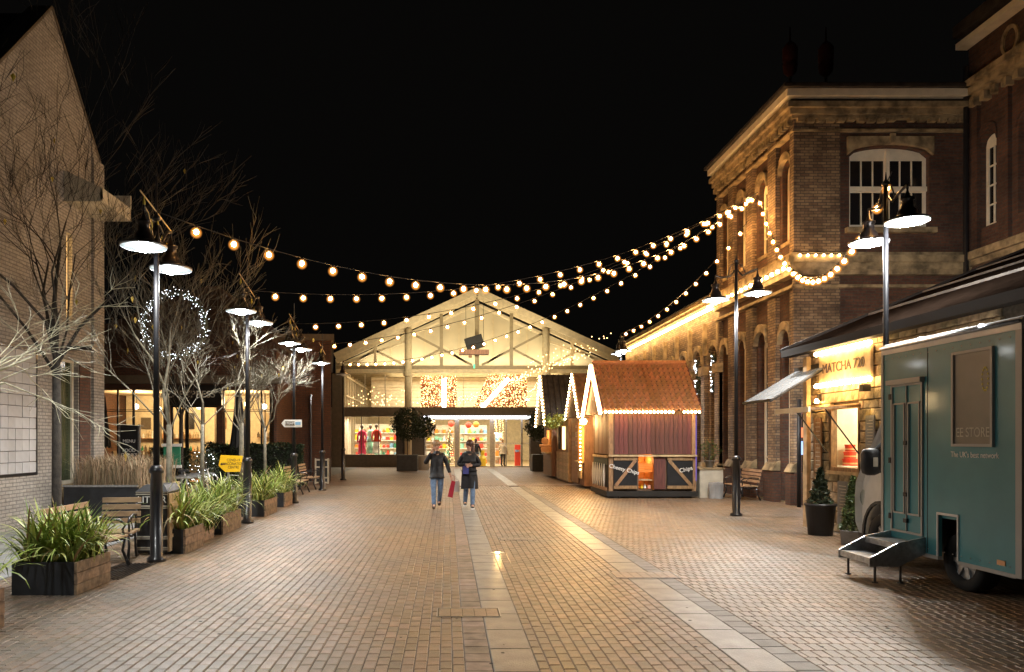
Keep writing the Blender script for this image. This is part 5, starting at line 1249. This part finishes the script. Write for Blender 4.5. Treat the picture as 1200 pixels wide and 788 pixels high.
# ================================================================= BENCHES
def bench(label, x, y, L_, rz, group='slatted benches with black iron ends'):
    t=T('bench',label,'bench',(0,0,0),group)          # local: length along Y, faces +X, back at x=0
    for s in (-1,1):
        yy=s*(L_/2-.06)
        m=MB(); m.tube([(.06,yy,.40),(0.02,yy,.55),(-.06,yy,.86)],[.018,.016,.014],6); m.tube([(.5,yy,.40),(.46,yy,.22),(.55,yy,.02)],[.02,.018,.025],6); m.tube([(.08,yy,.40),(.06,yy,.2),(-.03,yy,.02)],[.02,.018,.025],6)
        m.tube([(.05,yy,.38),(.28,yy,.34),(.5,yy,.38)],[.018]*3,6); m.tube([(0,yy,.62),(.2,yy,.64),(.42,yy,.62),(.5,yy,.56),(.46,yy,.5),(.48,yy,.4)],[.018,.018,.02,.018,.016,.016],6)
        m.tube([(.2,yy,.38),(.28,yy,.5),(.36,yy,.56),(.3,yy,.6)],[.01]*4,5); m.build('iron_end','black_metal',t,True)
    for i in range(5): x_=.06+i*.095; MB().box(x_,x_+.07,-L_/2,L_/2,.40-.01*(i==0),.425).build('seat_slat','bench_wood',t)
    for i in range(4):
        z=.5+i*.098; xx=.03-.09*(z-.45)/.4
        MB().box(xx,xx+.022,-L_/2,L_/2,z,z+.07).build('back_slat','bench_wood',t)
    t.location=(x,y,0); t.rotation_euler=(0,0,rz); return t
b0=bench('bench nearest the camera on the left, half hidden by planter leaves',-4.8,9.35,1.15,0)
def bcopy(label,x,y,rz):
    c=dup(b0); c['label']=label; c.location=(x,y,0); c.rotation_euler=(0,0,rz); return c
bench('short bench directly in front of the litter bin, facing the camera',-4.68,10.6,.52,-PI/2+.2)
bcopy('far left bench under the arrow sign, nearer of that pair',-4.95,23.0,0)
bcopy('far left bench by the slatted bin, farther of that pair',-4.95,25.2,0)
bench('bench on the right between the white counter and the dark lamp post',8.55,20.9,1.3,PI)

# ================================================================= LITTER BINS
t=T('litter_bin','black litter bin lettered LITTER with a timber side, by the first lamp','litter bin',(-4.35,11.05,0))
bx0,bx1,by0,by1=-4.56,-4.12,10.84,11.35
b=MB().box(bx0,bx1,by0,by1,.03,.93).build('body','plastic_black',t); MB().prism([(bx0-.02,by0-.02,.93),(bx1+.02,by0-.02,.93),(bx1-.08,by0+.1,1.03),(bx0+.08,by0+.1,1.03)],(0,.5,0)).build('lid','plastic_black',t)
for z in (.93,.73,.28,.12): MB().box(bx0-.012,bx1+.012,by0-.014,by0,z-.02,z).box(bx0-.012,bx1+.012,by0-.014,by0,z-.045,z-.033).build('band','text_grey',b)
text('LITTER',.14,'lettering','text_white',b,(-4.34,by0-.004,.81),RX,.002)
for i in range(4): MB().box(bx1,bx1+.03,by0+.02+i*.12,by0+.13+i*.12,.05,.9).build('side_slat','timber_pale',t)
MB().box(bx1+.03,bx1+.045,by0,by1,.7,.76).box(bx1+.03,bx1+.045,by0,by1,.25,.3).build('side_band','timber_pale',t)
t=T('slatted_bin','square slatted bin with pale frame near the far left lamp','litter bin',(-4.7,28,0))
MB().box(-4.98,-4.5,27.8,28.3,.05,.95).build('body','plastic_black',t)
for z in (.95,.68,.28,.1): MB().box(-5.0,-4.47,27.77,27.8,z-.05,z).build('band','cream_dull',t)
for x in (-5.0,-4.53): MB().box(x,x+.05,27.76,27.8,.02,.98).build('post','cream_dull',t)

# ================================================================= PLANTERS + PLANTS
def planter(label,x0,x1,y0,y1,h=.36,group='square planters along the left kerb'):
    t=T('planter',label,'planter',((x0+x1)/2,(y0+y1)/2,0),group)
    MB().box(x0,x1-.03,y0,y0+.03,0,h).box(x0,x1-.03,y1-.03,y1,0,h).box(x0,x0+.03,y0+.03,y1-.03,0,h).build('box','planter_dark',t)
    for i in range(3): MB().box(x1-.03,x1+.004*(i%2),y0,y1,h*i/3+.003,h*(i+1)/3-.003).build('side_board','planter_side',t)
    MB().box(x0+.03,x1-.03,y0+.03,y1-.03,h-.08,h-.04).build('soil','soil',t)
def strap(label,x,y,z,r,h,n,group='strappy leaved plants in the planters',sx=.35,sy=.35):
    m=MB()
    for i in range(n):
        k_=rnd.random(); m.use('blade_pale' if k_<.36 else ('blade_brown' if k_<.43 else 'blade')); a=rnd.uniform(0,2*PI); lean=rnd.uniform(.15,1.0); L_=h*rnd.uniform(.7,1.25)
        bx=x+rnd.uniform(-1,1)*sx; by=y+rnd.uniform(-1,1)*sy; d=Vector((math.cos(a),math.sin(a),0)); side=Vector((-d.y,d.x,0)); w_=rnd.uniform(.012,.024); vs=[]; K=8; lean=rnd.random()**.8; p=Vector((bx,by,z)); th=math.radians(88-30*lean-rnd.uniform(0,12)); L_=h*rnd.uniform(.9,1.5); bend=math.radians(rnd.uniform(60,150)*(.35+.65*lean))
        for k in range(K+1):
            u=k/K
            if k: p=p+(d*math.cos(th)+Vector((0,0,math.sin(th))))*(L_/K); th-=bend/K*(.35+1.3*u)
            if p.z<.03: p=Vector((p.x,p.y,.03))
            ww=w_*(1-u)**.6*(.6+.4*min(1,u*4))+.0008
            vs+=[p-side*ww,p+side*ww]
        m.add(vs,[(2*k,2*k+1,2*k+3,2*k+2) for k in range(K)])
    o=m.build('strappy_plant',None,None,False,False); return tag(o,label,'plant',group)
PL=[(-4.75,-4.02,5.75,6.7,'planter at the bottom left corner of the picture'),(-4.75,-4.04,8.05,8.85,'nearest full planter, in front of the first bench'),(-4.45,-3.9,10.98,11.8,'planter beside the litter bin'),(-4.55,-4.0,13.15,14.3,'planter between the litter bin and the second left lamp'),(-4.6,-4.0,16.2,17.3,'planter just beyond the second left lamp'),(-4.6,-4.08,18.5,19.4,'planter at the foot of the arrow sign lamp')]
PN=['strappy plant hanging in at the left edge of the picture','big strappy plant in front of the first bench','strappy plant spilling beside the litter bin','strappy plant before the second left lamp','strappy plant just beyond the second left lamp','strappy plant at the foot of the arrow sign lamp']
for i,(a,b,c,d,l) in enumerate(PL):
    planter(l,a,b,c,d); strap(PN[i],(a+b)/2,(c+d)/2,.3,.75 if i<2 else .62,.55 if i<2 else .62,[430,620,330,420,330,300][i],sx=(b-a)*.4,sy=(d-c)*.42)
strap('strappy plant filling the gap behind the second left planter',-4.35,12.4,.1,.6,.75,300,sx=.3,sy=.4); planter('low planter hidden behind the bin side planter',-4.6,-4.05,12.0,12.8,.25)
# dry grass planter
t=T('grass_planter','long black planter with a pale timber end holding dry grass','planter',(-6.6,15.8,0))
MB().box(-7.9,-6.35,15.2,16.3,0,.72).build('box','planter_dark',t); MB().box(-6.35,-6.31,15.2,17.4,0,.72).build('end_boards','timber_pale',t); MB().box(-7.9,-6.36,15.15,15.2,.72,.76).build('rim','galv',t)
m=MB()
for i in range(1800):
    x=rnd.uniform(-7.8,-6.3); y=rnd.uniform(15.3,17.2); a=rnd.uniform(0,2*PI); L_=rnd.uniform(.45,.85); l=rnd.uniform(.1,.45); d=Vector((math.cos(a)*l,math.sin(a)*l,0)); p=Vector((x,y,.7)); s_=Vector((-d.y,d.x,0)).normalized()*.006
    q=p+d*.35+Vector((0,0,L_*.7)); e=p+d+Vector((0,0,L_*.85)); m.add([p-s_,p+s_,q+s_,q-s_,e],[(0,1,2,3),(3,2,4)])
o=m.build('dry_grass','dry_grass',None,False,False); tag(o,'clump of dry beige ornamental grass in the long black planter','grass',kind='stuff')
# hedge
def hedge(label,x0,x1,y0,y1,h,n,mt='leaf_dark'):
    t=T('hedge',label,'hedge',((x0+x1)/2,(y0+y1)/2,0),'clipped hedges before the restaurant'); m=MB(); MB().box(x0+.06,x1-.06,y0+.06,y1-.06,0,h-.08).build('core','dark_room',t)
    for i in range(n):
        k=rnd.random(); x=rnd.uniform(x0,x1); y=rnd.uniform(y0,y1); z=rnd.uniform(.05,h)
        if k<.6: y=y0+rnd.uniform(-.04,.07)
        elif k<.85: z=h+rnd.uniform(-.08,.05)+.04*math.sin(x*5)
        else: x=x1+rnd.uniform(-.06,.04)
        p=Vector((x,y,z)); d=Vector((rnd.uniform(-1,1),rnd.uniform(-1,.3),rnd.uniform(-.4,1))).normalized()*.07; e=d.cross(Vector((rnd.random(),rnd.random(),rnd.random()))).normalized()*.035
        m.add([p-e,p+d,p+e],[(0,1,2)])
    m.build('foliage',mt,t,False,False)
hedge('long dark clipped hedge before the right restaurant window',-8.6,-5.2,26.0,26.5,1.5,6000)
hedge('dark clipped hedge behind the cycle racks left of the restaurant door',-9.9,-8.7,24.6,25.0,1.35,2500)
# cycle racks, cycles
for i in range(5):
    x=-6.3+i*.0; y=17.2+i*.55; xx=-6.25-i*.05
    r=T('cycle_rack',['steel cycle hoop nearest the timber planter end','second steel cycle hoop from the planter','third steel cycle hoop from the planter','fourth steel cycle hoop from the planter','farthest steel cycle hoop, beside the pale tree trunk'][i],'cycle rack',(xx,y,0),'steel cycle hoops')
    MB().tube([(xx-.4,y,0),(xx-.4,y,.7),(xx-.3,y,.8),(xx+.3,y,.8),(xx+.4,y,.7),(xx+.4,y,0)],.025,8).build('hoop','galv',r,True)
def bicycle(label,x,y,rz):
    t=T('bicycle',label,'bicycle',(0,0,0),'parked bicycles')
    for s in (-.52,.52):
        w_=MB().tube([(s+.33*math.cos(a),0,.34+.33*math.sin(a)) for a in [2*PI*i/24 for i in range(25)]],.014,6,False).build('wheel','rubber',t)
        m=MB()
        for k in range(10): a=PI*2*k/10; m.tube([(s,0,.34),(s+.32*math.cos(a),0,.34+.32*math.sin(a))],.0025,3)
        m.build('spokes','galv',w_)
    MB().tube([(-.52,0,.34),(-.05,0,.32),(.38,0,.78),(-.15,0,.8),(-.05,0,.32)],.016,6).tube([(-.52,0,.34),(-.15,0,.8),(-.18,0,.93)],.014,6).tube([(.52,0,.34),(.36,0,.95)],.016,6).build('frame','white',t)
    MB().tube([(.36,-.25,.98),(.36,0,.95),(.36,.25,.98)],.014,6).build('handlebar','galv',t); MB().box(-.3,-.06,-.06,.06,.92,.97).build('saddle','plastic_black',t)
    t.location=(x,y,0); t.rotation_euler=(0,0,rz)
bicycle('pale bicycle leaning in the steel cycle hoops',-6.2,17.9,.2); bicycle('pale bicycle parked under the yellow direction sign',-5.35,18.6,.15)
# green box sign, lit shrub
t=T('green_board','green and white notice board behind the cycle hoops','notice board',(-7.3,20.2,0)); MB().box(-7.75,-7.3,20.15,20.2,1.0,1.5).build('panel','green',t); MB().box(-7.8,-7.25,20.12,20.15,1.5,1.58).box(-7.8,-7.25,20.12,20.15,.92,1.0).build('rails','white',t); MB().box(-7.8,-7.75,20.12,20.2,0,.92).box(-7.3,-7.25,20.12,20.2,0,.92).build('legs','black_metal',t)
topiary('small dark shrub dotted with white lights beside the green board',-6.95,21.2,.25,.28,.3,1.1,.42,'leaf_dark','planter_dark',False,None,900)
m=MB()
for i in range(34): a=rnd.uniform(0,2*PI); r=.4*math.sqrt(rnd.random()); m.ball((-6.95+r*math.cos(a),20.82+rnd.uniform(-.05,.05),.45+rnd.random()*.9),.009,4,3)
o=m.build('shrub_lights','e_ledstar',None); tag(o,'tiny white lights scattered over the small dark shrub','fairy lights',kind='stuff')
# yellow sign
yx,yy_=-5.15,17.4; t=T('direction_sign','yellow arrow shaped direction sign with black text behind the planters','sign',(yx,yy_,0))
P_=lambda px,py: pt(px,py,17.4)
pl=[P_(258.5,533.5),P_(284.5,534.5),P_(281,553),P_(264,553.5),P_(256,546)]
sg=MB().prism(pl,(0,.02,0)).build('panel','sign_yellow',t); MB().box(-5.2,-5.16,17.42,17.46,0,1.0).build('post','galv',t)
for i,s_ in enumerate(('COVID-19','VACCINATION','CENTRE')):
    q=P_(273.5,539.5+i*4.2); text(s_,.088,'lettering','text_dark',sg,(q.x,17.395,q.z),RX,.001,sx=.8)
q=P_(260.5,544); text('\u2190',.01,'arrow','text_dark',sg,(q.x,17.39,q.z),RX,.001)
MB().prism([(q.x-.05,17.396,q.z),(q.x,17.396,q.z+.04),(q.x,17.396,q.z+.015),(q.x+.07,17.396,q.z+.015),(q.x+.07,17.396,q.z-.015),(q.x,17.396,q.z-.015),(q.x,17.396,q.z-.04)],(0,-.003,0)).build('arrow','text_dark',sg)
# arrow sign on lamp 3
c=pt(342,496.5,19.6); t=T('finger_sign','white arrow finger sign fixed to the third left lamp','sign',c)
w2,h2=.27,.10
sg=MB().prism([(c.x-w2,19.56,c.z),(c.x-w2+.08,19.56,c.z+h2),(c.x+w2,19.56,c.z+h2),(c.x+w2,19.56,c.z-h2),(c.x-w2+.08,19.56,c.z-h2)],(0,.03,0)).build('panel','white',t)
MB().box(c.x-.17,c.x+.08,19.55,19.56,c.z-.055,c.z+.055).build('label_box','fascia_brown',sg); text('STEAM',.085,'lettering','text_white',sg,(c.x-.045,19.545,c.z),RX,.001)
MB().box(c.x+.1,c.x+.24,19.55,19.56,c.z-.04,c.z+.04).build('blue_mark','bluish',sg)

# ================================================================= TREES
def tree(label,x,y,h,clear,r0,mt,seed,spread=.8,levels=4,lean=(0,0),group='bare winter trees',nl=7,leaves=6,tw='same',up=.65):
    R=random.Random(seed); t=T('bare_tree',label,'tree',(x,y,0),group); tr=MB(); br=MB(); ends=[]
    top=Vector((x+lean[0],y+lean[1],clear))
    tw_=1.0; tr.tube([(x,y,-.02),(x,y,.12),(x+lean[0]*.4,y+lean[1]*.4,clear*.5),top],[r0*1.35,r0*1.05,r0*.95,r0*.85],10)
    def grow(p,d,L_,r,lv):
        n=3 if lv<levels else 2; pts=[p]; q=p.copy(); dd=d.copy()
        for k in range(n):
            dd=(dd+Vector((R.gauss(0,.19),R.gauss(0,.19),R.gauss(.05*up,.09)))).normalized(); q=q+dd*L_/n; pts.append(q.copy())
        re=r*.5; rs=[r+(re-r)*k/n for k in range(n+1)]
        br.tube(pts,rs,6 if lv<2 else (4 if lv<3 else 3),False)
        if lv>=levels: ends.append(q); return
        nb=R.choice([3,4]) if lv<levels-1 else R.choice([3,4,5])
        for b in range(nb):
            u=R.uniform(.35,1) if b else 1; i=min(n-1,int(u*n)); s=pts[i].lerp(pts[i+1],u*n-i)
            ax=Vector((R.gauss(0,1),R.gauss(0,1),R.gauss(0,.6))); nd=(dd+ax.normalized()*R.uniform(.35,.75)*spread+Vector((0,0,.12*up))).normalized()
            grow(s,nd,L_*R.uniform(.52,.78),max(.0036,(r+(re-r)*u)*R.uniform(.45,.66)),lv+1)
    H=h-clear
    ld=Vector((lean[0],lean[1],clear)).normalized()
    for i in range(nl):
        a=2*PI*i/nl+R.uniform(-.4,.4); zf_=R.uniform(-.1,.35)*clear if i else 0
        s=top-Vector((0,0,abs(min(0,-zf_))*.35)); d=(Vector((math.cos(a),math.sin(a),0))*spread*R.uniform(.3,.95)+Vector((0,0,1.0*up+.25))).normalized() if i else (ld+Vector((0,0,.5))).normalized()
        grow(s,d,H*R.uniform(.36,.5),r0*(.6 if i==0 else R.uniform(.26,.42)),1)
    tr.build('trunk',mt,t,True); br.build('branches',mt,t,False,False)
    for i in range(leaves):
        if not ends: break
        p=R.choice(ends); e=Vector((R.uniform(-1,1),R.uniform(-1,1),0)).normalized()*.03
        l=MB().add([p,p+e-Vector((0,0,.04)),p-Vector((0,0,.11)),p-e-Vector((0,0,.04))],[(0,1,2,3)]).build('leaf','leaf_yellow',t)
    return t
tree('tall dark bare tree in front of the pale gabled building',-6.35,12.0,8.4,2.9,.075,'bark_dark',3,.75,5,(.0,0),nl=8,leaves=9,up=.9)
tree('bare tree with lamplit pale bark colour leaning in from the left edge of the picture',-5.25,7.2,4.5,2.1,.07,'bark_lit',12,1.25,4,(.1,0),nl=10,leaves=2,up=.12)
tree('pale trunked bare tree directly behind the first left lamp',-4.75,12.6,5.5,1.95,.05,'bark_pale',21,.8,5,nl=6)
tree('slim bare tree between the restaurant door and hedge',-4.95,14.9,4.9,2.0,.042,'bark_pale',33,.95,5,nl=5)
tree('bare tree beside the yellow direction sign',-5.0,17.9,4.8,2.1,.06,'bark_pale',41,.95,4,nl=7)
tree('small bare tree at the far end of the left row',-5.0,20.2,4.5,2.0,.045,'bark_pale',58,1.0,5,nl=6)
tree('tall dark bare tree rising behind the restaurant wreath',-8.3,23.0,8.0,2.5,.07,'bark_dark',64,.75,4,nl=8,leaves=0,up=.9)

# ================================================================= PEOPLE
def skinmesh(name, V, E, R_, root, m, parent, sub=1, sy=.85):
    me=bpy.data.meshes.new(name); me.from_pydata([Vector(v) for v in V],E,[]); o=bpy.data.objects.new(name,me); col.objects.link(o)
    sk=o.modifiers.new('s','SKIN'); sk.use_smooth_shade=True; su=o.modifiers.new('u','SUBSURF'); su.levels=sub; su.render_levels=sub
    for i,d in enumerate(me.skin_vertices[0].data):
        r=R_[i]; d.radius=r if isinstance(r,tuple) else (r,r); d.use_root=(i==root)
    dg_=bpy.context.evaluated_depsgraph_get(); nm=bpy.data.meshes.new_from_object(o.evaluated_get(dg_)); bpy.data.objects.remove(o)
    nm.materials.clear(); nm.materials.append(MT[m]); n=bpy.data.objects.new(name,nm); col.objects.link(n); n.parent=parent; return n
def person(label,x,y,rz,scale,J,top,topm,legm,shoem,hairm,hairlong,coat_len=None,solem=None,detail=True,headyaw=0):
    t=T('person',label,'person',(0,0,0),None)
    V=[];E=[];R_=[];idx={}
    def a(n,p,r,to=None):
        idx[n]=len(V); V.append(p); R_.append(r)
        if to: E.append((idx[to],idx[n]))
    a('pel',(0,0,.95),(.13,.10)); a('wa',(0,0,1.10),(.11,.085),'pel'); a('ch',(0,0,1.30),(.14,.10),'wa'); a('ne',(0,.005,1.44),.05,'ch'); a('hd0',(0,-.005,1.50),.045,'ne')
    hy=headyaw; fx,fy=math.sin(hy),-math.cos(hy)
    a('hd1',(fx*.01,fy*.01,1.57),(.075,.085),'hd0'); a('hd2',(0,0,1.66),(.072,.085),'hd1')
    for s,k in ((-1,'l'),(1,'r')):
        sh=(s*.165,0,1.385); a('sh'+k,sh,.055,'ch'); a('el'+k,J['el'+k],.04,'sh'+k); a('wr'+k,J['wr'+k],.027,'el'+k)
        d=(Vector(J['wr'+k])-Vector(J['el'+k])).normalized(); hp=Vector(J['wr'+k])+d*.07; a('hp'+k,tuple(hp),(.035,.018),'wr'+k)
        sd=d.cross(Vector((0,1,0)));
        if sd.length<.2: sd=Vector((1,0,0))
        sd.normalize()
        for f in range(4):
            o_=sd*((f-1.5)*.019); L_=[.06,.075,.07,.05][f]; a('f%d%s'%(f,k),tuple(hp+o_+d*.035),.0095,'hp'+k); a('g%d%s'%(f,k),tuple(hp+o_*1.1+d*(.035+L_)+Vector((0,-.015,0))),.008,'f%d%s'%(f,k))
        a('t'+k,tuple(Vector(J['wr'+k])+d*.03-sd*.045),.011,'wr'+k)
        a('hi'+k,(s*.09,0,.88),.085,'pel'); a('kn'+k,J['kn'+k],.055,'hi'+k); a('an'+k,J['an'+k],.036,'kn'+k); an=Vector(J['an'+k]); a('to'+k,tuple(an+Vector((0,-.14,-.045))),.035,'an'+k)
    skinmesh('body',V,E,R_,0,'skin',t)
    # trousers
    V=[(0,0,.98),(0,0,.9)];E=[(0,1)];R_=[(.15,.115),(.15,.115)]
    for k,s in (('l',-1),('r',1)):
        n=len(V); an=Vector(J['an'+k]); kn=Vector(J['kn'+k]); hi=Vector((s*.09,0,.83)); V+=[tuple(hi),tuple(hi.lerp(kn,.55)),tuple(kn),tuple(kn.lerp(an,.5)),tuple(an+Vector((0,0,-.01)))]; R_+=[.105,.092,.072,.066,.058]; E+=[(1,n),(n,n+1),(n+1,n+2),(n+2,n+3),(n+3,n+4)]
    skinmesh('trousers',V,E,R_,0,legm,t)
    # top
    V=[(0,0,.98 if coat_len else .80),(0,0,1.04 if coat_len else .95),(0,0,1.13),(0,0,1.31),(0,.0,1.455)];E=[(0,1),(1,2),(2,3),(3,4)];R_=[(.20,.16),(.19,.15),(.18,.145),(.20,.15),.088]
    for k,s in (('l',-1),('r',1)):
        n=len(V); V+=[(s*.15,0,1.36),tuple(Vector((s*.17,0,1.37)).lerp(Vector(J['el'+k]),.5)),J['el'+k],tuple(Vector(J['el'+k]).lerp(Vector(J['wr'+k]),.5)),J['wr'+k]]; R_+=[.075,.068,.06,.056,.045]; E+=[(3,n),(n,n+1),(n+1,n+2),(n+2,n+3),(n+3,n+4)]
    skinmesh(top,V,E,R_,1,topm,t)
    MB().lathe([(.11,1.40),(.084,1.435),(.074,1.465),(.062,1.468)],(0,.004,0),16,False).build('collar',topm,t,True)
    if coat_len:
        n=20; prof=[(.15,1.12),(.185,.95),(.205,.8),(.215,.65),(.225,coat_len)]; vs=[]
        for r,z in prof:
            for j in range(n): an_=2*PI*j/n; q=r*(1+.05*math.sin(an_*5+z*3)); vs.append((q*math.cos(an_),q*.72*math.sin(an_),z+.012*math.sin(an_*3)))
        MB().add(vs,[(i*n+j,i*n+(j+1)%n,(i+1)*n+(j+1)%n,(i+1)*n+j) for i in range(len(prof)-1) for j in range(n)]).build('coat_skirt',topm,t,True)
        MB().box(-.005,.005,-.172,-.16,coat_len,1.0).build('coat_front_seam','dark_room',t)
    else:
        MB().box(-.003,.003,-.152,-.14,.95,1.3).build('zip','grey_pole',t)
    for k in 'lr':
        an=Vector(J['an'+k]); p=an+Vector((0,-.07,-.045)); 
        V=[tuple(an+Vector((0,.02,.20 if not solem else .05))),tuple(an+Vector((0,.025,-.04))),tuple(an+Vector((0,-.08,-.05))),tuple(an+Vector((0,-.18,-.058)))]
        sh_=skinmesh('shoe',V,[(0,1),(1,2),(2,3)],[.066,.058,.05,.038],1,shoem,t)
        if solem: MB().prism([(p.x-.045,p.y+.14,an.z-.085),(p.x+.045,p.y+.14,an.z-.085),(p.x+.045,p.y-.13,an.z-.09),(p.x-.045,p.y-.13,an.z-.09)],(0,0,.035)).build('sole',solem,sh_)
    # head details
    Rz=Matrix.Rotation(hy,3,'Z')
    def hb(c,r,mt,nm,sx=1,sy=1,sz=1):
        c=Rz@Vector(c); return MB().ball((c.x,c.y,c.z+1.6),r,12,8,sx,sy,sz).build(nm,mt,t,True)
    hb((0,.024,.05),.112,hairm,'hair',.92,1.0,1.0); hb((0,-.098,-.015),.014,'skin','nose',1,1,1.4); hb((0,-.088,-.055),.02,'pink','mouth',1.1,.35,.35)
    for s in (-1,1): hb((s*.032,-.088,.012),.011,'dark_room','eye'); hb((s*.082,.0,.0),.018,'skin','ear',.5,.8,1.3); hb((s*.032,-.09,.035),.016,hairm,'eyebrow',1,.3,.25)
    if hairlong:
        V=[tuple(Rz@Vector((0,.075,.06))+Vector((0,0,1.6))),tuple(Rz@Vector((0,.10,-.05))+Vector((0,0,1.6))),tuple(Rz@Vector((hairlong*.03,.09,-.22))+Vector((0,0,1.6))),tuple(Rz@Vector((hairlong*.05,.07,-.36))+Vector((0,0,1.6)))]
        skinmesh('long_hair',V,[(0,1),(1,2),(2,3)],[.07,.075,.06,.025],0,hairm,t)
    # put feet on the ground
    zmin=min((o.matrix_basis@v.co).z for o in bpy.data.objects if o.parent==t and o.type=='MESH' for v in o.data.vertices)
    for o in bpy.data.objects:
        if o.parent==t: o.location.z-=zmin
    t.location=(x,y,0); t.rotation_euler=(0,0,rz); t.scale=(scale,)*3; return t,zmin
J1=dict(ell=(-.30,-.03,1.15),wrl=(-.14,-.16,1.44),elr=(.26,.02,1.12),wrr=(.33,-.06,.90),knl=(-.085,-.08,.5),anl=(-.075,-.12,.10),knr=(.085,.03,.5),anr=(.055,.22,.16))
p1,_=person('woman with blond hair in black jacket and blue jeans carrying a red bag',-.27,18.15,0,.965,J1,'jacket','coat_black','denim','boot','hair_blond',.4,headyaw=.55)
J2=dict(ell=(-.27,.0,1.12),wrl=(-.08,-.17,1.13),elr=(.27,.0,1.12),wrr=(.05,-.19,1.10),knl=(-.08,.05,.5),anl=(-.10,.22,.15),knr=(.085,-.09,.5),anr=(.08,-.12,.10))
p2,_=person('woman with long dark hair in a long black coat beside the blond woman',.52,18.1,0,.965,J2,'coat','coat_navy','denim','shoe_black','hair_dark',1,.52,'white_rubber',headyaw=-.9)
# bags
bx=-.27+.36; by=18.08
t=T('shopping_bag','dark red carrier bag hanging from the blond woman\'s hand','bag',(bx,by,.4))
m=MB(); m.prism([(bx-.10,by-.04,.30),(bx+.02,by-.04,.27),(bx+.09,by-.04,.66),(bx+.0,by-.04,.70)],(0,.09,0)); m.build('body','bag_red',t); MB().tube([(bx+.0,by,.69),(bx+.0,by,.80),(bx+.03,by,.82),(bx+.06,by,.79),(bx+.07,by,.66)],.006,5).build('handle','bag_red',t)
t=T('paper_bag','small white paper bag held behind the dark red bag','bag',(bx+.12,by+.08,.4))
m=MB(); m.prism([(bx+.06,by+.06,.40),(bx+.20,by+.06,.42),(bx+.19,by+.06,.68),(bx+.07,by+.06,.68)],(0,.07,0)); m.build('body','paper_white',t); MB().tube([(bx+.09,by+.1,.68),(bx+.07,by+.06,.82),(bx+.17,by+.1,.68)],.005,5).build('handle','paper_white',t)
t=T('blue_bag','small blue bag held at the front of the long black coat','bag',(.42,17.92,.95)); MB().box(.36,.50,17.88,17.93,.86,1.04).build('body','bag_blue',t); MB().tube([(.38,17.9,1.04),(.42,17.92,1.1),(.48,17.9,1.04)],.006,5).build('handle','bag_blue',t)
JS=dict(ell=(-.25,.0,1.12),wrl=(-.26,-.1,.88),elr=(.25,.0,1.12),wrr=(.26,-.1,.88),knl=(-.08,-.03,.5),anl=(-.09,.0,.10),knr=(.085,.02,.5),anr=(.08,.04,.10))
person('shopper in a beige coat inside the right glass doors of the hall',3.45,46.4,2.6,1.0,JS,'coat','beige_cloth','coat_navy','shoe_black','hair_blond',0)
person('shopper in dark clothes inside the middle glass doors of the hall',1.75,46.2,2.9,1.0,JS,'coat','coat_black','coat_black','shoe_black','hair_dark',1)

# ================================================================= SKY
